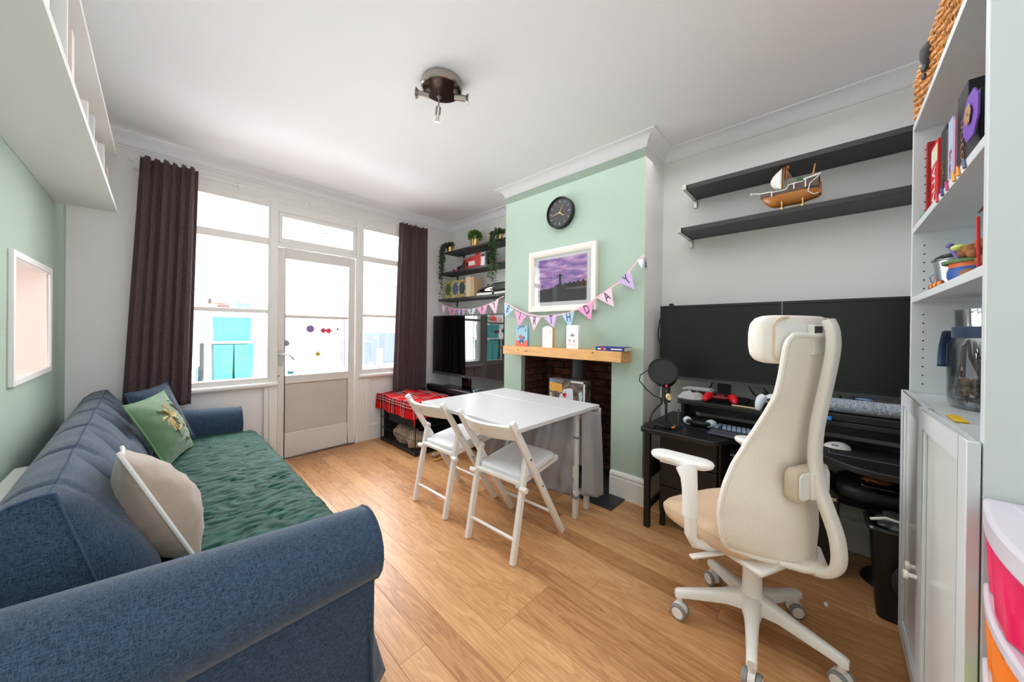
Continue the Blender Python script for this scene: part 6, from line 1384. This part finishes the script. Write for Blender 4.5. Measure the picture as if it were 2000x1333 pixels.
b = B(); b.tube([(1.69, -.30, zb+.20), (1.665, -.30, zb+.15), (1.63, -.31, zb+.10)], .004, 6).tube([(1.63, -.30, zb+.20), (1.615, -.30, zb+.15), (1.60, -.31, zb+.10)], .004, 6).tube([(1.65, -.31, zb+.18), (1.62, -.31, zb+.11)], .002, 5).ell((1.618, -.30, zb+.15), (.018, .012, .008)); obj('dried_twig', b, mat('twig_dark', (54, 46, 42), .8), jr)
tag(obj('yellow_tag', B().box(1.36, 1.45, -.245, -.222, zb+.001, zb+.006), mat('taxi_yellow', (232, 190, 40), .5), bevel=.002), 'small yellow and black item on the bookcase counter by the jar', 'tag')
# ================================================================ DRAWER TOWER
dt = thing('drawer_tower', 'translucent white drawer tower with pink, orange and lime drawers', 'drawer tower', (.90, -.33, 0))
TW = mat('tower_frost', (226, 220, 232), .3, alpha=.88, noise_amt=.02)
tx0, tx1, tyb = .72, 1.092, -.50
def front(x): f = (x-tx0)/(tx1-tx0); return -.213+.022*math.sin(PI*f)
def slab(z0_, z1_, grow=0.0): return [(x_, y_) for x_, y_ in [(tx1-(tx1-tx0)*k/14, front(tx1-(tx1-tx0)*k/14)+grow) for k in range(15)]+[(tx0, tyb), (tx1, tyb)]]
TZ = .862
b = B(); b.prism(slab(0, 0), TZ-.042, TZ)
o = obj('top_tray', b, TW, dt, bevel=.006)
b = B()
for k in range(9): y_ = -.245-k*.027; b.box(tx0+.02, tx1-.02, y_-.002, y_+.002, TZ, TZ+.0022)
b.box(.92, .924, tyb+.02, -.235, TZ, TZ+.003); obj('top_ribs', b, TW, dt)
zs = TZ-.042
for nm, c_ in (('pink', (240, 22, 96)), ('orange', (250, 126, 12)), ('lime', (206, 222, 30)), ('teal', (60, 190, 180)), ('violet', (150, 90, 190))):
    m_ = mat('drawer_'+nm, c_, .25, alpha=.86); h_ = .118
    if zs-h_-.03 < .03: break
    b = B()
    def wob(x, v): f = (x-tx0)/(tx1-tx0); return front(x)-.005-.009*max(0, math.cos(f*PI*2*2.5+.5))**.6-.004*v
    P = [tx1-.018-(tx1-tx0-.036)*k/40 for k in range(41)]
    ringt = [(x_, wob(x_, 0), zs-.004) for x_ in P]+[(tx0+.018, tyb+.01, zs-.004), (tx1-.018, tyb+.01, zs-.004)]
    ringb = [(x_, wob(x_, 1), zs-h_+.004) for x_ in P]+[(tx0+.018, tyb+.01, zs-h_+.004), (tx1-.018, tyb+.01, zs-h_+.004)]
    b.loft([ringb, ringt], cap=False); b.face(ringb)
    dr = obj('drawer', b, m_, dt, solid_t=.003, angle=25); dr['label'] = nm+' translucent drawer'
    zs -= h_; b = B(); b.prism(slab(0, 0, -.002), zs-.024, zs); obj('rail', b, TW, dt, bevel=.005); zs -= .024
for x_ in (tx0+.006, tx1-.006):
    for y_ in (tyb+.01, -.232): obj('corner_upright', B().cyl((x_, y_, .03), (x_, y_, TZ-.03), .006, seg=10), TW, dt)
for x_ in (tx0+.03, tx1-.03):
    for y_ in (tyb+.03, -.25): obj('caster', B().cyl((x_-.008, y_, .017), (x_+.008, y_, .017), .017, seg=14).cyl((x_, y_, .02), (x_, y_, .05), .006, seg=8), DGREY, dt)
# ================================================================ HIGH WALL BOARDS AT THE LEFT
HB = mat('wall_unit_white', (222, 222, 219), .45)
hb = thing('display_shelf', 'white high wall shelf unit above the sofa on the green wall', 'shelf unit', (XL, 1.5, 1.87))
obj('lower_board', B().box(XL+.001, -.172, -.1, 3.20, 1.868, 1.892), HB, hb, bevel=.001)
obj('upper_board', B().box(XL+.001, -.172, -.1, 3.12, 2.190, 2.208), HB, hb, bevel=.001)
obj('back_cleat', B().box(XL+.001, XL+.012, -.1, 3.1, 1.892, 2.19), WHITE, hb)
for y_ in (1.62, .5): obj('divider', B().box(XL+.012, -.185, y_, y_+.018, 1.892, 2.19), HB, hb)
for k, (y_, wd, h_, c_, lab, ln) in enumerate(((2.98, .02, .17, (222, 210, 200), 'cream book with tan edge at the window end of the high white shelf', 4), (2.93, .018, .20, (214, 180, 130), 'tan and orange book on the high white shelf', 6), (2.86, .03, .21, (232, 190, 120), 'apricot book on the high white shelf', 3), (2.77, .02, .23, (226, 222, 222), 'white book beside the apricot one on the high shelf', -3), (2.55, .03, .16, (216, 220, 228), 'pale blue grey box book on the high white shelf', 0), (2.44, .02, .19, (220, 150, 130), 'salmon paperback on the high white shelf', 5), (2.36, .03, .20, (206, 206, 210), 'light grey book on the high white shelf', -4), (2.27, .025, .21, (228, 226, 224), 'off-white book on the high white shelf', 3), (1.95, .03, .20, (230, 224, 220), 'tall off-white folder in the near bay of the high shelf', 0), (1.82, .05, .24, (226, 214, 208), 'wide blush folder in the near bay of the high shelf', 0), (1.50, .06, .25, (228, 228, 226), 'white box file at the near end of the high shelf', 0), (1.40, .04, .22, (200, 190, 180), 'beige box file at the near end of the high shelf', 0))):
    t = thing('book', lab, 'book', (-.26, y_, 1.892), 'books on the high white shelf'); Mt = Matrix.Translation((0, y_, 1.893)) @ Matrix.Rotation(R(ln), 4, 'X') @ Matrix.Translation((0, -y_, -1.893))
    x1_ = -.195-.008*(k % 3)
    b = B(); b.box(XL+.06, x1_, y_-wd/2, y_-wd/2+.002, 1.893, 1.893+h_).box(XL+.06, x1_, y_+wd/2-.002, y_+wd/2, 1.893, 1.893+h_).box(x1_-.002, x1_, y_-wd/2+.002, y_+wd/2-.002, 1.893, 1.893+h_); b.bm.transform(Mt); obj('cover', b, solid('highbook%d' % k if False else 'book_tone_'+'abcdefghijkl'[k], c_), t)
    b = B(); b.box(XL+.063, x1_-.002, y_-wd/2+.002, y_+wd/2-.002, 1.896, 1.890+h_); b.bm.transform(Mt); obj('pages', b, BOOKP, t)
# ================================================================ CEILING SPOTLIGHT
cl = thing('ceiling_spotlight', 'brushed nickel ceiling light with three small spot heads', 'ceiling light', (1.045, 1.525, H)); lc = Vector((1.045, 1.525, 0))
b = B(); b.lathe([(0, H-.0), (.100, H), (.108, H-.008), (.108, H-.036), (.102, H-.042)], lc, 56); obj('ceiling_plate', b, NICKEL, cl)
b = B(); b.lathe([(.102, H-.041), (.099, H-.044), (0, H-.046)], lc, 56); obj('mirror_disc', b, mat('dark_mirror', (128, 114, 108), .22, metal=1), cl)
for ang, L_, tilt in ((137, .070, -8), (-42, .076, 6), (95, .07, 0)):
    a = R(ang); d = Vector((math.cos(a), math.sin(a), 0)); s_ = Vector((-d.y, d.x, 0))
    if ang == 95:
        d = Vector((.30, .95, 0)).normalized(); p0 = lc+d*.055+Vector((0, 0, H-.045)); p1 = p0+d*.01+Vector((0, 0, -.055)); e = (d*.35+Vector((0, 0, -.9))).normalized(); h0 = p1; h1 = p1+e*.055
    else:
        p0 = lc+d*.072+Vector((0, 0, H-.045)); p1 = p0+Vector((0, 0, -.028)); e = (d+Vector((0, 0, math.sin(R(tilt))*-1))).normalized(); h0 = p1+d*.0; h1 = h0+e*L_*.75
    hdp = obj('spot_arm', B().cyl(p0, p1, .0045, seg=10).cyl(p0+Vector((0, 0, .004)), p0-Vector((0, 0, .004)), .013, seg=14), NICKEL, cl)
    hp = obj('spot_head', B().cyl(h0-e*.006, h1, .0155, seg=20), NICKEL, cl, bevel=.002)
    obj('spot_bezel', B().cyl(h1-e*.002, h1+e*.012, .0155, .028, seg=24), NICKEL, hp); obj('spot_lens', B().cyl(h1+e*.0115, h1+e*.0125, .022, seg=20), mat('lens_white', (216, 214, 208), .2), hp)
# ================================================================ CONSERVATORY BEYOND THE GLASS
CY0, CY1, CX0, CX1 = YW+.1, 6.1, -1.3, 3.6
CW = mat('conservatory_white', (246, 246, 246), .8)
struct('floor_conservatory', B().box(CX0, CX1, CY0, CY1, -.05, -.005), mat('pale_floor', (222, 214, 206), .6), origin=(1, 4.8, -.05))
b = B(); b.box(CX0-.08, CX0, CY0, CY1+.08, 0, 2.6); struct('wall_conservatory_left', b, CW)
b = B(); b.box(CX1, CX1+.08, CY0, CY1+.08, 0, 2.45); struct('wall_conservatory_right', b, CW)
b = B(); b.box(CX0, CX1, CY1, CY1+.08, 0, .75).box(CX0, CX1, CY1, CY1+.08, 2.02, 2.12)
for x_ in (CX0, -.35, .75, 1.9, 2.15, 3.0, CX1-.06): b.box(x_, x_+.06, CY1, CY1+.08, .75, 2.02)
struct('wall_conservatory_back', b, CW, bevel=.003)
b = B()
for i in range(7):
    x_ = CX0+.1+i*.78; b.beam((x_, CY0, 2.62), (x_, CY1, 2.12), .05, .07)
b.box(CX0, CX1, CY0, CY0+.04, 2.55, 2.65); struct('roof_rafters', b, CW)
b = B(); b.box(XL-.45, XA+.6, YW+.02, CY0, 2.3, 2.65); 
# trolley with teal boxes
ty = 4.42; tr = thing('storage_trolley', 'white metal storage trolley beyond the left window', 'trolley', (.50, ty, 0)); TX0, TX1, TY0, TY1 = .325, .715, ty-.14, ty+.16
b = B()
for y_ in (TY0, TY1): b.tube(smooth([(TX0, y_, 0), (TX0, y_, 1.2), (TX0, y_, 1.33)], 2), .012, 8)
for y_ in (TY0, TY1): b.tube(smooth([(TX1, y_, 0), (TX1, y_, 1.3), (TX1-.01, y_, 1.40), (TX1-.06, y_, 1.43), (TX1-.12, y_, 1.43)], 4), .009, 8)
obj('trolley_frame', b, WHITE, tr)
for z_ in (.64, 1.035, 1.335, .25): obj('trolley_shelf', B().box(TX0-.01, TX1+.01, TY0-.012, TY1+.012, z_-.018, z_), WHITE, tr)
TEAL = mat('teal_fabric', (66, 166, 162), .7)
for (x0_, x1_, z_, h_, lab) in ((.365, .665, 1.037, .235, 'wide teal fabric box on the middle shelf of the white trolley'), (.375, .525, .642, .36, 'left teal fabric box on the lower trolley shelf'), (.53, .69, .642, .36, 'right teal fabric box on the lower trolley shelf'), (.375, .69, .252, .30, 'teal fabric box low on the white trolley')):
    b = B(); b.loft([[(x0_+.008, TY0+.01, z_), (x1_-.008, TY0+.01, z_), (x1_-.008, TY1-.01, z_), (x0_+.008, TY1-.01, z_)], [(x0_, TY0, z_+h_), (x1_, TY0, z_+h_), (x1_, TY1, z_+h_), (x0_, TY1, z_+h_)]]); tag(obj('fabric_box', b, TEAL, bevel=.006), lab, 'storage box', 'teal boxes on the trolley')
tag(obj('red_caddy', B().box(.37, .50, ty-.08, ty+.08, 1.337, 1.40).ell((.435, ty, 1.40), (.075, .08, .035)), mat('coral_red', (236, 74, 66), .5), bevel=.01), 'coral red tub on top of the white trolley', 'tub')
tag(obj('teal_tub', B().box(.545, .66, ty-.08, ty+.08, 1.337, 1.41).box(.54, .665, ty-.085, ty+.085, 1.41, 1.42), mat('sea_green', (96, 196, 176), .4), bevel=.008), 'sea green lidded tub on top of the white trolley', 'tub')
tag(obj('pink_basket', B().lathe([(.05, 0), (.06, .055), (.057, .055), (.047, .004), (0, .004)], (.345, ty-.10, 1.337), 18), mat('blush_plastic', (240, 190, 196), .5)), 'small blush basket at the left of the trolley top', 'basket')
tag(obj('dark_bottle', B().cyl((.36, ty+.05, 1.337), (.36, ty+.05, 1.45), .016, seg=12), DGREY), 'dark bottle standing on the trolley top', 'bottle')
for x_, c_, lab in ((.15, (206, 120, 66), 'leftmost of the two orange wooden poles beside the trolley'), (.20, (214, 130, 76), 'right-hand orange wooden pole beside the trolley')): tag(obj('wooden_pole', B().beam((x_, 4.25, 0), (x_-.01, 4.36, .98), .03, .022), mat('pole_wood', (214, 132, 80), .6)), lab, 'pole', 'poles by the trolley')
tag(obj('blue_board', B().box(.245, .262, 4.2, 4.5, 0, .80), mat('sky_blue_board', (84, 150, 206), .6)), 'blue board leaning between the poles and the trolley', 'board')
tag(obj('black_folder', B().box(.275, .30, 4.25, 4.6, .002, 1.02), DGREY), 'dark folder standing at the left side of the trolley', 'folder')
# high shelf with bits
hs2 = thing('wall_shelf', 'white shelf of oddments high on the far side of the conservatory', 'shelf', (.2, 5.9, 1.72)); obj('shelf_board', B().box(-.35, .40, 5.8, 6.09, 1.70, 1.72), WHITE, hs2)
for k in range(6): tag(obj('oddment_box', B().box(-.30+k*.11, -.21+k*.11, 5.85, 6.02, 1.721, 1.76+.02*(k % 3)), mat(('pastel_a', 'pastel_b', 'pastel_c')[k % 3], ((196, 200, 220), (226, 190, 200), (206, 206, 210))[k % 3], .6)), ('leftmost pale blue', 'left pink', 'left tall grey', 'right pale blue', 'right pink', 'rightmost tall grey')[k]+' box on the high conservatory shelf', 'box', 'pastel boxes on the conservatory shelf')
# curtains in the conservatory
def ccurt(x_, y_, w_, z0_, z1_, label, col):
    b = B(); b.grid(lambda u, v: Vector((x_+(u-.5)*w_, y_+.02*math.sin(u*30), z0_+(z1_-z0_)*v)), 40, 6); tag(obj('curtain', b, mat('lilac_curtain', col, .8), solid_t=.004, angle=80), label, 'curtain', 'lilac curtains in the conservatory')
ccurt(2.08, 5.55, .20, .35, 1.92, 'long lilac curtain seen through the door glass', (150, 138, 160)); ccurt(2.62, 5.75, .30, 1.50, 1.92, 'short bunched mauve curtain seen through the right window', (140, 116, 136))
tag(obj('curtain_rail', B().cyl((1.9, 5.55, 1.925), (1.9, 6.09, 1.925), .01, seg=8).cyl((1.9, 5.55, 1.925), (2.25, 5.55, 1.925), .01, seg=8), WHITE), 'white rail carrying the long lilac conservatory curtain', 'curtain rail')
tag(obj('curtain_rail', B().cyl((2.40, 5.75, 1.925), (2.84, 5.75, 1.925), .01, seg=8).cyl((2.84, 5.75, 1.925), (2.84, 6.09, 1.925), .01, seg=8), WHITE), 'white rail carrying the short mauve conservatory curtain', 'curtain rail')
# desk corner at the right
cd = thing('craft_table', 'white craft table beyond the right window', 'table', (2.2, 4.7, 0)); obj('table_top', B().box(1.75, 3.0, 4.35, 5.1, .60, .63), WHITE, cd, bevel=.002)
for x_, y_ in ((1.79, 4.39), (2.96, 4.39), (1.79, 5.06), (2.96, 5.06)): obj('leg', B().box(x_-.02, x_+.02, y_-.02, y_+.02, -.004, .60), WHITE, cd)
im = thing('computer_display', 'back of a dark grey computer display on the craft table', 'display', (2.22, 4.75, .63)); obj('display_back', B().box(2.02, 2.50, 4.80, 4.83, .66, 1.12), mat('slate_grey', (92, 104, 120), .5), im, bevel=.006)
obj('display_foot', B().box(2.16, 2.36, 4.78, 4.9, .631, .66), LGREY, im); b = B(); b.tube([(2.20+.022*math.cos(k*PI/8), 4.797, 1.05+.014*math.sin(k*PI/8)) for k in range(16)], .004, 6, closed=True); obj('display_emblem', b, WHITE, im)
tag(obj('paper_roll', B().cyl((2.16, 4.60, .631), (2.16, 4.60, .90), .038, seg=20), WHITE), 'upright white paper roll on the craft table', 'paper roll')
tag(obj('pen_pot', B().lathe([(.03, 0), (.034, .10), (.031, .10), (.027, .005), (0, .005)], (2.00, 4.50, .631), 18), MGREY), 'grey pen pot at the left of the craft table', 'pot')
for k, (x_, c_) in enumerate(((2.08, (200, 60, 80)), (2.16, (120, 90, 120)), (2.24, (230, 120, 150)))): tag(obj('paint_tub', B().cyl((x_, 4.45, .631), (x_, 4.45, .67), .024, seg=14), mat('paint_'+'abc'[k], c_, .5)), ('red', 'plum', 'pink')[k]+' paint tub on the craft table', 'tub', 'paint tubs on the craft table')
# spotlight bar on the conservatory ceiling
sb_ = thing('spotlight_bar', 'white two-head spotlight bar under the conservatory roof', 'ceiling light', (1.45, 4.6, 2.38)); obj('bar', B().cyl((1.26, 4.6, 2.352), (1.62, 4.6, 2.352), .008, seg=10), MGREY, sb_); obj('ceiling_mount', B().cyl((1.44, 4.6, 2.36), (1.44, 4.6, 2.415), .035, seg=18), MGREY, sb_)
for x_ in (1.29, 1.57): obj('spot_head', B().cyl((x_, 4.6, 2.34), (x_-.02, 4.58, 2.27), .018, .026, 14), MGREY, sb_)
